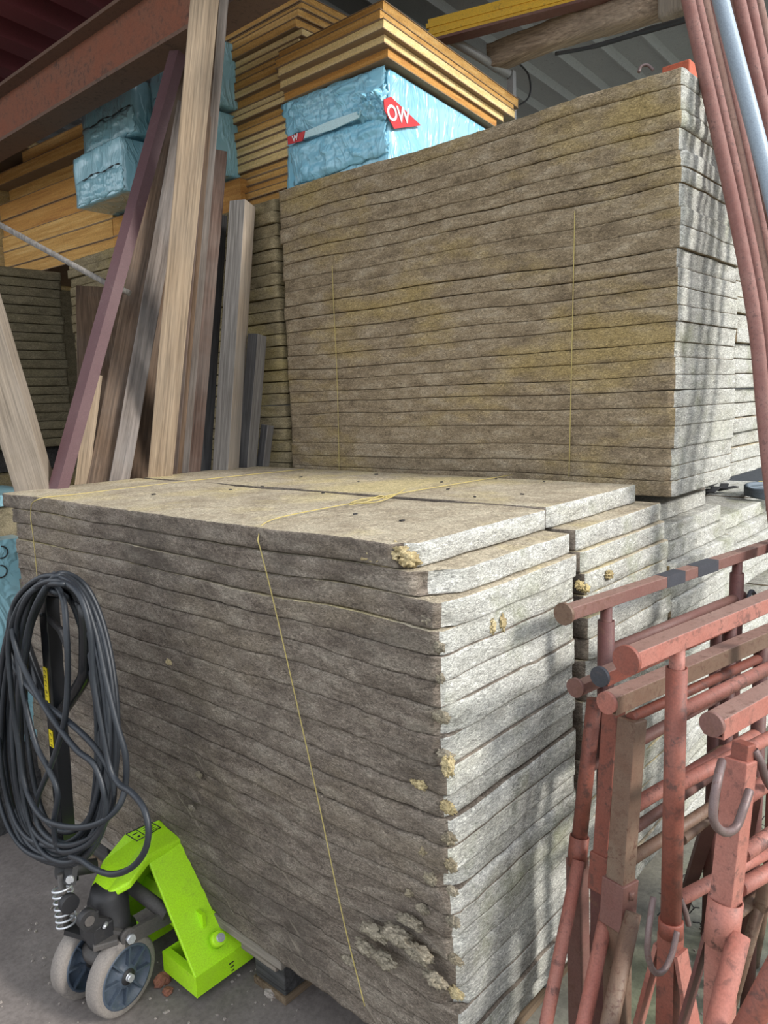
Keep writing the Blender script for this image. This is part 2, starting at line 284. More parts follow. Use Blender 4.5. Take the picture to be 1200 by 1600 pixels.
# ------------------------------------------------------------------ mesh builder
class MB:
    def __init__(self): self.v = []; self.f = []; self.mi = []; self.sm = []
    def add(self, vs, fs, mat=0, smooth=False):
        o = len(self.v); self.v += [Vector(p) for p in vs]
        for f in fs: self.f.append([i+o for i in f]); self.mi.append(mat); self.sm.append(smooth)
        return self
    def hexa(self, p, mat=0):       # p: 4 bottom corners then 4 top corners
        return self.add(p, [(3, 2, 1, 0), (4, 5, 6, 7), (0, 1, 5, 4), (1, 2, 6, 5), (2, 3, 7, 6), (3, 0, 4, 7)], mat)
    def box(self, a, b, mat=0):
        x0, y0, z0 = a; x1, y1, z1 = b
        return self.hexa([(x0, y0, z0), (x1, y0, z0), (x1, y1, z0), (x0, y1, z0), (x0, y0, z1), (x1, y0, z1), (x1, y1, z1), (x0, y1, z1)], mat)
    def bar(self, A, B, wdt, thk, up=(0, 0, 1), mat=0, taper=1.0):   # rectangular bar from A to B
        A = Vector(A); B = Vector(B); t = (B-A).normalized(); u = Vector(up)
        s = t.cross(u)
        if s.length < 1e-4: s = t.cross(Vector((1, 0, 0)))
        s.normalize(); u = s.cross(t).normalized()
        ps = []
        for P, k in ((A, 1), (B, taper)):
            ps += [P-s*wdt/2*k-u*thk/2*k, P+s*wdt/2*k-u*thk/2*k, P+s*wdt/2*k+u*thk/2*k, P-s*wdt/2*k+u*thk/2*k]
        return self.hexa(ps, mat)
    def tube(self, pts, r, seg=14, mat=0, caps=True, hollow=0.0):
        pts = [Vector(p) for p in pts]; n = len(pts)
        rs = r if isinstance(r, (list, tuple)) else [r]*n
        t = [(pts[min(i+1, n-1)]-pts[max(i-1, 0)]).normalized() for i in range(n)]
        u = t[0].orthogonal().normalized(); rings = []
        for i in range(n):
            u = (u-t[i]*u.dot(t[i])).normalized(); w_ = t[i].cross(u)
            rings.append([pts[i]+(u*math.cos(2*PI*k/seg)+w_*math.sin(2*PI*k/seg))*rs[i] for k in range(seg)])
        vs = [p for rg in rings for p in rg]; fs = []
        for i in range(n-1):
            for k in range(seg):
                k2 = (k+1) % seg
                fs.append((i*seg+k, i*seg+k2, (i+1)*seg+k2, (i+1)*seg+k))
        self.add(vs, fs, mat, True)
        if caps:
            o = len(self.v)-len(vs)
            self.f.append([o+k for k in range(seg)][::-1]); self.mi.append(mat); self.sm.append(False)
            self.f.append([o+(n-1)*seg+k for k in range(seg)]); self.mi.append(mat); self.sm.append(False)
        return self
    def cyl(self, A, B, r, seg=24, mat=0, r2=None):
        return self.tube([A, B], [r, r if r2 is None else r2], seg, mat)
    def pipe(self, A, B, r, wall=0.003, seg=20, mat=0):     # open-ended pipe with a wall
        A = Vector(A); B = Vector(B); t = (B-A).normalized(); u = t.orthogonal().normalized(); w_ = t.cross(u)
        vs = []
        for P, rr in ((A, r), (B, r), (B, r-wall), (A, r-wall)):
            vs += [P+(u*math.cos(2*PI*k/seg)+w_*math.sin(2*PI*k/seg))*rr for k in range(seg)]
        fs = []
        for ring in range(4):
            for k in range(seg):
                k2 = (k+1) % seg; a = ring*seg; b = ((ring+1) % 4)*seg
                fs.append((a+k, a+k2, b+k2, b+k))
        return self.add(vs, fs, mat, True)
    def lathe(self, A, axis, prof, seg=32, mat=0):          # prof: list of (distance along axis, radius)
        A = Vector(A); t = Vector(axis).normalized(); u = t.orthogonal().normalized(); w_ = t.cross(u)
        vs = []
        for h, r in prof: vs += [A+t*h+(u*math.cos(2*PI*k/seg)+w_*math.sin(2*PI*k/seg))*r for k in range(seg)]
        fs = []
        for i in range(len(prof)-1):
            for k in range(seg):
                k2 = (k+1) % seg; fs.append((i*seg+k, i*seg+k2, (i+1)*seg+k2, (i+1)*seg+k))
        self.add(vs, fs, mat, True); return self
    def prism(self, poly, ext, mat=0):                      # poly: 3-D points, ext: extrusion vector
        n = len(poly); e = Vector(ext); vs = [Vector(p) for p in poly]+[Vector(p)+e for p in poly]
        fs = [tuple(range(n))[::-1], tuple(range(n, 2*n))]+[(i, (i+1) % n, n+(i+1) % n, n+i) for i in range(n)]
        return self.add(vs, fs, mat)
    def build(self, name, mats, parent=None, base=None, bevel=0.0, bseg=2):
        if not isinstance(mats, (list, tuple)): mats = [mats]
        if parent is not None:
            org = Vector(parent['_o'])
        elif base is not None: org = Vector(base)
        else:
            xs = [p.x for p in self.v]; ys = [p.y for p in self.v]; zs = [p.z for p in self.v]
            org = Vector(((min(xs)+max(xs))/2, (min(ys)+max(ys))/2, min(zs)))
        me = bpy.data.meshes.new(name); me.from_pydata([p-org for p in self.v], [], self.f)
        for mm in mats: me.materials.append(mm)
        me.polygons.foreach_set('material_index', self.mi); me.polygons.foreach_set('use_smooth', self.sm)
        bm = bmesh.new(); bm.from_mesh(me); bmesh.ops.recalc_face_normals(bm, faces=bm.faces); bm.to_mesh(me); bm.free()
        me.update()
        ob = bpy.data.objects.new(name, me); C.objects.link(ob)
        if parent is not None: ob.parent = parent
        else: ob.location = org
        ob['_o'] = tuple(org)
        if bevel:
            md = ob.modifiers.new('bevel', 'BEVEL'); md.width = bevel; md.segments = bseg; md.limit_method = 'ANGLE'
        return ob
def tag(o, label, cat, group=None, kind=None):
    if label: o['label'] = label
    if cat: o['category'] = cat
    if group: o['group'] = group
    if kind: o['kind'] = kind
    return o
def thing(name, base, label, cat, group=None):
    e = bpy.data.objects.new(name, None); C.objects.link(e); e.location = base; e['_o'] = tuple(base)
    e.empty_display_size = 0.05
    return tag(e, label, cat, group)
def struct(mb, name, mats, label=None):
    o = mb.build(name, mats); o['kind'] = 'structure'
    if label: o['label'] = label
    return o
def spline(pts, per=8):
    pts = [Vector(p) for p in pts]; out = []
    n = len(pts)
    for i in range(n-1):
        p0 = pts[max(i-1, 0)]; p1 = pts[i]; p2 = pts[i+1]; p3 = pts[min(i+2, n-1)]
        for k in range(per):
            t = k/per
            out.append(0.5*((2*p1)+(p2-p0)*t+(2*p0-5*p1+4*p2-p3)*t*t+(3*p1-p0-3*p2+p3)*t**3))
    out.append(pts[-1]); return out
ORD = ['topmost', 'second', 'third', 'fourth', 'fifth', 'sixth', 'seventh', 'eighth', 'ninth', 'tenth', 'eleventh', 'twelfth', 'thirteenth',
       'fourteenth', 'fifteenth', 'sixteenth', 'seventeenth', 'eighteenth', 'nineteenth', 'twentieth', 'twenty-first', 'twenty-second', 'twenty-third', 'twenty-fourth', 'twenty-fifth']
def nth(i, n):
    if i == n-1: return 'lowest'
    return ORD[i] if i == 0 else ORD[i]+' from top'
def fbm(p, s, o=3):
    return mnoise.fractal(Vector(p)*s, 1.0, 2.0, o)

# ------------------------------------------------------------------ setting
b = MB(); b.box((-6, -8, -0.2), (9, 9, 0)); struct(b, 'floor', M['concrete'])
# grey ribbed sheet roof over the back of the shed, ribs running away along x
def ribbed(mb, x0, x1, y0, y1, zf, pitch, h, thk=0.004, flat=0.55):
    ys = [y0]; zs = [0]
    k = y0
    while k < y1:
        ys += [k+pitch*flat, k+pitch*(flat+0.1), k+pitch*0.9, k+pitch]; zs += [0, h, h, 0]; k += pitch
    vs = []
    for x in (x0, x1):
        for dz in (0, thk):
            vs += [(x, y, zf(x)+z+dz) for y, z in zip(ys, zs)]
    n = len(ys); fs = []
    for i in range(n-1):
        fs.append((i, i+1, 2*n+i+1, 2*n+i)); fs.append((n+i, 3*n+i, 3*n+i+1, n+i+1))
    fs += [(i, n+i, n+i+1, i+1) for i in range(n-1)]+[(2*n+i, 2*n+i+1, 3*n+i+1, 3*n+i) for i in range(n-1)]
    mb.add(vs, fs)
b = MB(); ribbed(b, 1.35, 8.5, 0.34, 8.0, lambda x: 3.55-0.06*(x-1.35), 0.22, -0.035, flat=0.76)
struct(b, 'ceiling', M['roof_grey'])
b = MB(); ribbed(b, -1.6, 1.75, 0.3, 8.0, lambda x: 3.90-0.10*(x+0.9), 0.36, 0.11, flat=0.42)
struct(b, 'ceiling_front', M['roof_maroon'])
b = MB(); b.box((8.5, -1.6, 0), (8.6, 8.0, 3.6)); struct(b, 'wall_back', M['roof_grey'])
b = MB(); b.box((-0.9, 8.0, 0), (8.6, 8.1, 4.2)); struct(b, 'wall_left', M['roof_grey'])

# ------------------------------------------------------------------ mineral wool slabs
def slab_mesh(name, Lx, Ly, th, seed, mats, rx=0.035, ry=0.035, chip=0.0, amp=0.006, rough=0.004, ends=True, seam=0.7, org=None, topmat=True):
    """closed slab, local origin at its low corner; material 0 long sides, 1 the end facing -y, 2 top"""
    nx = max(6, int(Lx/rx)); ny = max(8, int(Ly/ry))
    xs = [0, 0.010, 0.025]+[Lx*i/nx for i in range(1, nx)]+[Lx-0.025, Lx-0.010, Lx]
    ys = [0, 0.010, 0.025]+[Ly*i/ny for i in range(1, ny)]+[Ly-0.025, Ly-0.010, Ly]
    zs = [0, th*0.10, th*0.3, th*0.5, th*0.7, th*0.90, th]
    xs = sorted(set(round(a, 4) for a in xs)); ys = sorted(set(round(a, 4) for a in ys))
    X, Y, Z = len(xs)-1, len(ys)-1, len(zs)-1
    idx = {}; vs = []; fs = []; mi = []
    def V(i, j, k):
        key = (i, j, k)
        if key in idx: return idx[key]
        x, y, z = xs[i], ys[j], zs[k]
        p = Vector((x+seed*3.1, y-seed*1.7, z*1.0+seed))
        # rounded long edges
        sm_ = seam*(0.25+1.5*max(0.0, fbm(Vector((seed*5.0, y*1.1, k)), 1.4, 2)+0.25))
        e = {0: 0.006, Z: 0.006, 1: 0.0012, Z-1: 0.0012}.get(k, 0.0)*sm_
        if org is None: a = amp*fbm(p, 5.5)+rough*fbm(p+Vector((9, 9, 9)), 38, 2)
        else:
            q_ = Vector((org[0]+x, org[1]+y, org[2]+z))
            a = amp*1.3*fbm(q_, 4.0)+rough*fbm(q_+Vector((9, 9, 9)), 38, 2)+0.0012*fbm((seed*7.7, y*0.8, 0), 1.5, 2)
        hx = x; hy = y
        if i == 0: hx = e-a
        elif i == X: hx = Lx-e+a
        if j == 0: hy = e-a*0.8
        elif j == Y: hy = Ly-e+a*0.8
        # soft corners in plan
        cr = 0.022
        cxm = min(max(hx, cr), Lx-cr); cym = min(max(hy, cr), Ly-cr)
        if hx != cxm and hy != cym:
            d = Vector((hx-cxm, hy-cym, 0))
            if d.length > cr: d = d.normalized()*cr
            hx = cxm+d.x; hy = cym+d.y
        if chip:
            c = chip*(1+0.5*fbm(p, 14, 2))+0.006*fbm(p, 60, 2)
            s = hx*0.75+hy*1.0
            if s < c:
                q = (c-s)/1.5625; hx += 0.75*q; hy += q
        hz = z
        if k in (0, Z):
            dz = 0.0003+0.0020*min(1.0, seam)*max(0.0, 0.7+fbm(p, 6, 2))
            edge = min(hx, Lx-hx, hy, Ly-hy)
            if edge < 0.02: dz += (0.02-edge)*0.035*seam
            hz = z+dz if k == 0 else z-dz
        if org is not None:
            hz += 0.013*fbm((org[0]*0.3, (org[1]+y)*1.6, (org[2]+z)*3.0), 1.0, 2)
        idx[key] = len(vs); vs.append((hx, hy, hz)); return idx[key]
    for i in range(X):
        for j in range(Y):
            fs.append((V(i, j, 0), V(i, j+1, 0), V(i+1, j+1, 0), V(i+1, j, 0))); mi.append(0)
            fs.append((V(i, j, Z), V(i+1, j, Z), V(i+1, j+1, Z), V(i, j+1, Z))); mi.append(2 if topmat else 0)
    for k in range(Z):
        for j in range(Y):
            fs.append((V(0, j, k), V(0, j, k+1), V(0, j+1, k+1), V(0, j+1, k))); mi.append(0)
            fs.append((V(X, j, k), V(X, j+1, k), V(X, j+1, k+1), V(X, j, k+1))); mi.append(0)
        for i in range(X):
            fs.append((V(i, 0, k), V(i+1, 0, k), V(i+1, 0, k+1), V(i, 0, k+1))); mi.append(1 if ends else 0)
            fs.append((V(i, Y, k), V(i, Y, k+1), V(i+1, Y, k+1), V(i+1, Y, k))); mi.append(1 if ends else 0)
    me = bpy.data.meshes.new(name); me.from_pydata(vs, [], fs)
    for mm in mats: me.materials.append(mm)
    me.polygons.foreach_set('material_index', mi); me.polygons.foreach_set('use_smooth', [True]*len(fs)); me.update()
    return me
def slab(me, loc, label, group, rotz=0.0, parent=None):
    o = bpy.data.objects.new('insulation_slab', me); C.objects.link(o)
    o.location = loc; o.rotation_euler = (0, 0, rotz); o['_o'] = tuple(loc)
    return tag(o, label, 'insulation slab', group, kind='thing')

TH = 0.0529; ZB = 0.175; NL = 21
rnd = random.Random(3)
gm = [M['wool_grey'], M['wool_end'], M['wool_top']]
shiftA = [0.075, 0.012, 0.0]+[0.0]*18
frontA = []; frontB = []
def heights(n, total, z0, seed, var=0.22):
    r_ = random.Random(seed); t_ = [1+r_.uniform(-var, var) for _ in range(n)]; k_ = total/sum(t_); t_ = [a*k_ for a in t_]
    zs_ = []; z_ = z0+total
    for a in t_: z_ -= a; zs_.append((z_, a))
    return zs_                           # from the top down: (low z, thickness)
HA = heights(NL, TH*NL, ZB, 4, 0.12)
for i in range(NL):                      # i = 0 is the top slab
    z, th_ = HA[i]
    chip = [0.035, 0.055, 0.03, 0.02][i] if i < 4 else rnd.uniform(0.0, 0.03)
    if i in (6, 12, 17): chip = 0.04
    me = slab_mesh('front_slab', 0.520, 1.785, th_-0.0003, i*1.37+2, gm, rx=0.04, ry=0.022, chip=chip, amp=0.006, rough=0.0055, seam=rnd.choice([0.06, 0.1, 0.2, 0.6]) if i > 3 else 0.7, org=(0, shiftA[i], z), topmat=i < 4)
    low_ = 0.030*min(1.0, max(0.0, (0.66-z)/0.35))
    dx = rnd.uniform(-0.0018, 0.0018); dy = shiftA[i]+rnd.uniform(-0.004, 0.006)
    frontA.append(slab(me, (dx+low_, dy, z), 'grey wool slab, %s in the near column of the front stack' % nth(i, NL), 'slabs of the front stack, near column'))
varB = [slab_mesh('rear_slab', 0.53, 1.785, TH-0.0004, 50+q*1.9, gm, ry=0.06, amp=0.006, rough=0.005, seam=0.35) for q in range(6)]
shiftB = [0.10, 0.035, 0.02]+[0.0]*18
for i in range(NL):
    z = ZB+TH*(NL-1-i)
    frontB.append(slab(varB[i % 6], (0.568+rnd.uniform(-0.006, 0.008)+(-0.03 if i == 0 else 0), shiftB[i]+rnd.uniform(-0.006, 0.008), z),
                       'grey wool slab, %s in the far column of the front stack' % nth(i, NL), 'slabs of the front stack, far column'))
# torn tufts of pale fibre on particular slabs
def tuft(parent, px, py, x=None, y=None, z=None, size=(0.03, 0.05, 0.02), seed=0, mat='wool_torn', sink=0.3):
    P = PX(px, py, x=x, y=y, z=z)
    mb = MB(); bm = bmesh.new(); bmesh.ops.create_icosphere(bm, subdivisions=4, radius=1.0)
    vs = []
    for v in bm.verts:
        p = v.co.copy(); k = 1+0.55*fbm(p+Vector((seed, 0, 0)), 2.2, 4)+0.25*fbm(p+Vector((0, seed, 3)), 7, 3)
        vs.append(P+Vector((p.x*size[0]*k, p.y*size[1]*k, p.z*size[2]*k)))
    fs = [[v.index for v in f.verts] for f in bm.faces]; bm.free()
    mb.add(vs, fs, 0, True)
    return mb.build('torn_fibre_tuft', M[mat], parent)
def layer(zz): return max(0, min(NL-1, NL-1-int((zz-ZB)/TH)))
for q, (px, py, sz) in enumerate([(590, 868, (.020, .030, .017)), (622, 862, (.020, .024, .015)), (640, 875, (.018, .018, .014)),
                                  (604, 880, (.014, .016, .010))]):
    tuft(frontA[0], px, py, x=0.022, size=sz, seed=q)
for q, (px, py, sz, mt) in enumerate([
    (700, 1195, (.010, .012, .020), 'wool_torn'), (655, 1225, (.008, .018, .009), 'wool_torn'),
    (585, 1455, (.012, .035, .014), 'wool_torn_grey'), (620, 1462, (.014, .036, .016), 'wool_torn_grey'), (655, 1490, (.013, .030, .015), 'wool_torn_grey'),
    (600, 1500, (.012, .030, .014), 'wool_torn_grey'), (570, 1480, (.010, .026, .013), 'wool_torn_grey'), (640, 1440, (.010, .030, .010), 'wool_torn_grey'),
    (680, 1530, (.012, .024, .012), 'wool_torn_grey'), (545, 1500, (.008, .020, .009), 'wool_torn_grey'),
    (265, 1035, (.005, .014, .008), 'wool_torn'), (310, 1210, (.005, .012, .008), 'wool_torn_grey'), (300, 1262, (.005, .014, .007), 'wool_torn_grey')]):
    P = PX(px, py, x=0.0); tuft(frontA[layer(P.z)], px, py, x=0.0, size=sz, seed=10+q, mat=mt)
rt = random.Random(17)
for q, (px, py) in enumerate([(668, 968), (684, 1010), (688, 1060), (690, 1120), (696, 1180), (700, 1262), (702, 1310), (704, 1352), (706, 1392), (708, 1440), (712, 1500), (712, 1552), (664, 1330), (672, 1372), (640, 1395), (660, 1420)]):
    P = PX(px, py, x=0.0)
    if P.y < -0.01: P.y = 0.004
    tuft(frontA[layer(P.z)], px, py, x=0.004+0.02*min(1.0, max(0.0, (0.66-P.z)/0.35)), size=(rt.uniform(.005, .009), rt.uniform(.008, .018), rt.uniform(.006, .013)), seed=60+q, mat=rt.choice(['wool_torn', 'wool_torn_grey', 'wool_torn_grey']))
for q, (px, py) in enumerate([(769, 978), (785, 974)]):
    P = PX(px, py, y=0.0); tuft(frontA[layer(P.z)], px, py, y=0.002, size=(.010, .005, .016), seed=30+q)
for q, (px, py) in enumerate([(905, 915), (915, 920), (952, 898)]):
    P = PX(px, py, y=0.0); tuft(frontB[layer(P.z)], px, py, y=0.0, size=(.014, .008, .010), seed=40+q)

# support stack behind, two columns of ends in view
um = [M['wool_brown'], M['wool_end'], M['wool_top']]
varC = [slab_mesh('support_slab', 0.60, 1.70, TH-0.0004, 80+q*2.3, [M['wool_brown'], M['wool_end'], M['wool_end']], ry=0.09, amp=0.006, rough=0.005, seam=0.4) for q in range(5)]
NS = 7; ZS = 0.828
for col, (x0, w_, n_) in enumerate([(1.135, 'left', 7), (1.745, 'middle', 5), (2.355, 'right', 5)]):
    for i in range(n_):
        z = ZS+TH*(n_-1-i)
        dy = ([0.10, 0.045, 0.03, 0, 0, 0, 0] if col == 0 else [0.06, 0.02, 0, 0, 0, 0, 0])[i]+rnd.uniform(-0.004, 0.01)
        dx = (-0.03 if (col == 0 and i == 0) else 0)+rnd.uniform(-0.006, 0.008)
        slab(varC[(i+col*2) % 5], (x0+dx, 0.01+dy, z), 'pale wool slab, %s above the dark pallet gap, %s column' % (nth(i, n_), w_), 'slabs carrying the tall rear stack')
    for i in range(11):
        z = 0.14+TH*(10-i)
        slab(varC[(i+col*3+1) % 5], (x0+rnd.uniform(-0.008, 0.008), 0.01+rnd.uniform(-0.006, 0.012), z),
             'pale wool slab, %s below the dark pallet gap, %s column' % (nth(i, 11), w_), 'slabs of the lowest rear stack')
# upper stack
NU = 23; ZU = 1.236; TU = 0.0518; TUU = 0.0526
HU = heights(NU, TUU*NU, ZU, 8, 0.2)
varU2 = [slab_mesh('upper_rear_slab', 0.555, 1.70, TU-0.0004, 170+q*2.9, um, ry=0.09, amp=0.007, rough=0.005, seam=0.5) for q in range(4)]
upper = []
for i in range(NU):
    z, th_ = HU[i]
    me = slab_mesh('upper_slab', 0.555, 1.70, th_-0.0003, 120+i*2.9, um, rx=0.06, ry=0.024, chip=rnd.uniform(0, 0.02), amp=0.006, rough=0.006,
                   seam=0.9 if i in (0, 2, 5, 9) else rnd.choice([0.03, 0.05, 0.10, 0.3]), org=(1.2, 0.03, z), topmat=False)
    upper.append(slab(me, (1.197+rnd.uniform(-0.002, 0.002), 0.035+rnd.uniform(-0.006, 0.007), z),
         'brown wool slab, %s in the front column of the tall rear stack' % nth(i, NU), 'slabs of the tall rear stack, front column'))
for i in range(NU):
    z = ZU+TUU*(NU-1-i)
    slab(varU2[i % 4], (1.785+rnd.uniform(-0.006, 0.01), 0.05+rnd.uniform(-0.012, 0.02), z),
         'grey wool slab, %s in the tall rear stack column beside the tubes' % nth(i, NU), 'slabs of the tall rear stack, second column')
# dunnage battens carrying stacks
def batten(a, b_, label):
    mb = MB(); mb.box(a, b_); return tag(mb.build('timber_batten', M['wood_pallet'], bevel=0.003), label, 'batten', 'battens under the tall rear stack')
zt = ZS+TH*NS; zt2 = ZS+TH*5
for k, yy in enumerate((0.32, 0.88, 1.45)):
    batten((1.14, yy, zt+0.0005), (1.735, yy+0.07, ZU-0.0005), 'flat timber batten between the tall rear stack and the slabs below'); batten((1.76, yy, zt2+0.0005), (2.33, yy+0.07, ZU-0.0005), 'flat timber batten between the tall rear stack and the slabs below')
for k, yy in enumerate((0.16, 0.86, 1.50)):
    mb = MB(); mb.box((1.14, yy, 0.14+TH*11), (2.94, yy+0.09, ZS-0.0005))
    tag(mb.build('pallet_block', M['wood_dark'], bevel=0.003), 'dark timber bearer in the pallet gap of the rear stack', 'bearer', 'bearers in the rear pallet gap')
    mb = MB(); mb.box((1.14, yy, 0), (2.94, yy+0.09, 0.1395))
    tag(mb.build('pallet_block', M['wood_dark'], bevel=0.003), 'dark timber bearer on the floor below the rear stack', 'bearer', 'bearers under the rear stack')

# neighbouring stack to the left of the tall one, seen between planks
nm = [M['wool_olive']]*3
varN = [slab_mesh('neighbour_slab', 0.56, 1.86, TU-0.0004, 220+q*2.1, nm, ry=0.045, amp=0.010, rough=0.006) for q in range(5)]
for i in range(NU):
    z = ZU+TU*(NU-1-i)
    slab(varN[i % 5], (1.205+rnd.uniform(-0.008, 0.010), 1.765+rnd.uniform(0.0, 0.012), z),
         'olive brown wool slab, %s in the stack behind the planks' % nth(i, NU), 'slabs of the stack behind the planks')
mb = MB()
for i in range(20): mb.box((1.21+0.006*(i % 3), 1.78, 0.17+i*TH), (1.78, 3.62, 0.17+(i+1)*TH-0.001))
tag(mb.build('slab_packing', M['wool_olive']), 'lower slabs packed in the dark behind the leaning planks', 'insulation slabs', kind='stuff')
# dark stack at the far left, end on
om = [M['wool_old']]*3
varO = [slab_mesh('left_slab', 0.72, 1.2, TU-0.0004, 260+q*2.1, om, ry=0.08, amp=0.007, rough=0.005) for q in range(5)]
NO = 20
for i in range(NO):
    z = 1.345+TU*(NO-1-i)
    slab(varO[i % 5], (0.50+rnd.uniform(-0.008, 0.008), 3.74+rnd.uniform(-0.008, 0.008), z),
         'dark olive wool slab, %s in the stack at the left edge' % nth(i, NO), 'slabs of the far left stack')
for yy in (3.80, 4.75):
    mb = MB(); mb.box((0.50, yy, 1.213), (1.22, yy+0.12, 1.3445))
    tag(mb.build('pallet_block', M['wood_dark']), 'dark bearer in the gap under the far left stack', 'bearer', 'bearers under the far left stack')
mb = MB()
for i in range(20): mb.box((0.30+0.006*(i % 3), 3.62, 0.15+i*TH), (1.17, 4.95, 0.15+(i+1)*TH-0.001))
tag(mb.build('slab_packing', M['wool_olive']), 'lower slabs below the pallet gap at the far left', 'insulation slabs', kind='stuff')
b = MB(); b.box((0.3, 3.7, 0), (1.17, 4.9, 0.1495)); tag(b.build('pallet_block', M['wood_dark']), 'dark pallet on the floor at the far left', 'pallet')
b = MB(); b.box((1.22, 1.8, 0), (1.77, 3.6, 0.1695)); tag(b.build('pallet_block', M['wood_dark']), 'dark pallet on the floor behind the leaning planks', 'pallet')

# ------------------------------------------------------------------ pallet under the front stack
pal = thing('wooden_pallet', (0.53, 0.86, 0), 'weathered wooden pallet under the front mineral wool stack', 'pallet')
for yy in (0.0, 0.62, 1.24):
    for xx in (0.075, 0.52, 0.95):
        mb = MB(); y_ = yy+0.09 if yy == 0 else (0.60 if yy < 1 else 1.50)
        mb.box((xx, y_, 0.022), (xx+0.10, y_+0.12, 0.118)); mb.build('block', M['wood_dark'], pal, bevel=0.003)
        if yy < 1 and xx < 0.1:
            pass
for yy in (0.085, 0.595, 1.495):
    mb = MB(); mb.box((0.07, yy, 0.0), (1.06, yy+0.13, 0.0215)); mb.build('base_board', M['wood_fibre'], pal, bevel=0.002)
for yy in (0.07, 0.59, 1.49):
    mb = MB(); mb.box((0.04, yy, 0.1185), (1.09, yy+0.14, 0.142)); mb.build('cross_board', M['wood_pallet'], pal, bevel=0.002)
for xx in (0.012, 0.22, 0.46, 0.70, 0.95):
    mb = MB(); mb.box((xx+(0.022 if xx < 0.1 else 0), 0.56 if xx < 0.1 else 0.04, 0.1425), (xx+0.13, 1.70, 0.1745)); mb.build('deck_board', M['wood_pallet'], pal, bevel=0.002)

# ------------------------------------------------------------------ twine round the stacks
def twine(pts, label, r=0.0015, knot=None):
    mb = MB(); mb.tube(spline(pts, 6), r, 6)
    if knot:
        for kk in knot: mb.tube(spline(kk, 6), r, 6)
    return tag(mb.build('twine', M['twine']), label, 'twine')
ZT = ZB+TH*NL
def top(px, py, dz=0.003): return PX(px, py, z=ZT+dz)
def fr(px, py, x=-0.0095): return PX(px, py, x=x)
twine([fr(570, 1572), fr(535, 1430), fr(495, 1240), fr(455, 1060), fr(425, 930), fr(408, 862), PX(404, 838, x=-0.004), top(425, 812), top(540, 788), top(640, 768, .004), top(800, 742)],
      'yellow twine knotted on top of the front stack and running down its face',
      knot=[[top(545, 789, .006), top(580, 782, .010), top(600, 776, .008), top(570, 779, .010), top(548, 786, .007), top(590, 784, .012), top(622, 772, .008)],
            [top(598, 779, .008), top(620, 772, .012), top(632, 764, .02)], [top(570, 786, .006), top(592, 775, .012), top(606, 777, .006)]])
twine([fr(62, 960), fr(57, 890), fr(52, 840), fr(48, 800), top(60, 780), top(130, 771), top(300, 751), top(475, 733)],
      'yellow twine at the left end of the front stack above the cable coil')
twine([PX(889, 745, x=1.187), PX(891, 660, x=1.187), PX(895, 480, x=1.187), PX(898, 330, x=1.188)], 'thin yellow twine down the right half of the tall rear stack', r=0.0016)
twine([PX(530, 738, x=1.187), PX(527, 600, x=1.187), PX(521, 470, x=1.187), PX(519, 415, x=1.188)], 'thin yellow twine down the left half of the tall rear stack', r=0.0016)
# crumbs on top of the stack
mb = MB(); rr = random.Random(5)
spots = [(588, 741), (628, 813), (555, 803), (816, 772), (775, 748), (560, 752), (700, 764), (470, 745), (410, 760), (240, 772), (690, 753), (742, 776), (505, 770), (360, 765), (850, 752)]
for px, py in spots:
    p = top(px, py, 0.002)
    for q in range(2):
        a = rr.uniform(0, PI); L = rr.uniform(.003, .007); dv = Vector((math.cos(a), math.sin(a), 0))*L
        mb.bar(p-dv, p+dv, .004, .003)
tag(mb.build('dark_crumbs', M['black_matt']), 'dark crumbs scattered on top of the front stack', 'debris', kind='stuff')

# ------------------------------------------------------------------ yellow insulation boards
def board(P, a, bvec, th, core, label, group, skin=0.004, name='insulation_board'):
    """P: low near corner, a: edge vector to the left (+y), bvec: edge vector away (+x)"""
    P = Vector(P); a = Vector(a); bvec = Vector(bvec); n = bvec.cross(a).normalized()
    mb = MB()
    def lay(z0, z1, mat, inset):
        ia = a.normalized()*inset; ib = bvec.normalized()*inset
        q = [P+ia+ib, P+bvec+ia-ib, P+bvec+a-ia-ib, P+a-ia+ib]
        mb.hexa([v+n*z0 for v in q]+[v+n*z1 for v in q], mat)
    lay(0, skin, 1, 0.0); lay(skin, th-skin, 0, 0.003); lay(th-skin, th-0.0006, 1, 0.0)
    o = mb.build(name, [M[core], M['board_face']], base=P); return tag(o, label, 'insulation board', group)
rb = random.Random(11)
# middle stack
n = 24; z = 2.4345
for k in range(n):
    th = rb.choice([0.030, 0.034, 0.036, 0.040])
    if z+th > 3.30: break
    core = rb.choice(['board_core', 'board_core', 'board_pale', 'board_orange']) if k < 11 else rb.choice(['board_core', 'board_pale', 'board_pale'])
    dx = rb.uniform(-0.012, 0.014); dy = rb.uniform(-0.012, 0.012)
    board((1.36+dx, 1.72+dy, z), (0, 1.05, 0), (1.25, 0, 0), th, core,
          'thin yellow board, %s in the stack left of the logo package' % ('lowest' if k == 0 else ORD[k]+' from bottom'), 'thin boards of the tall stack')
    z += th
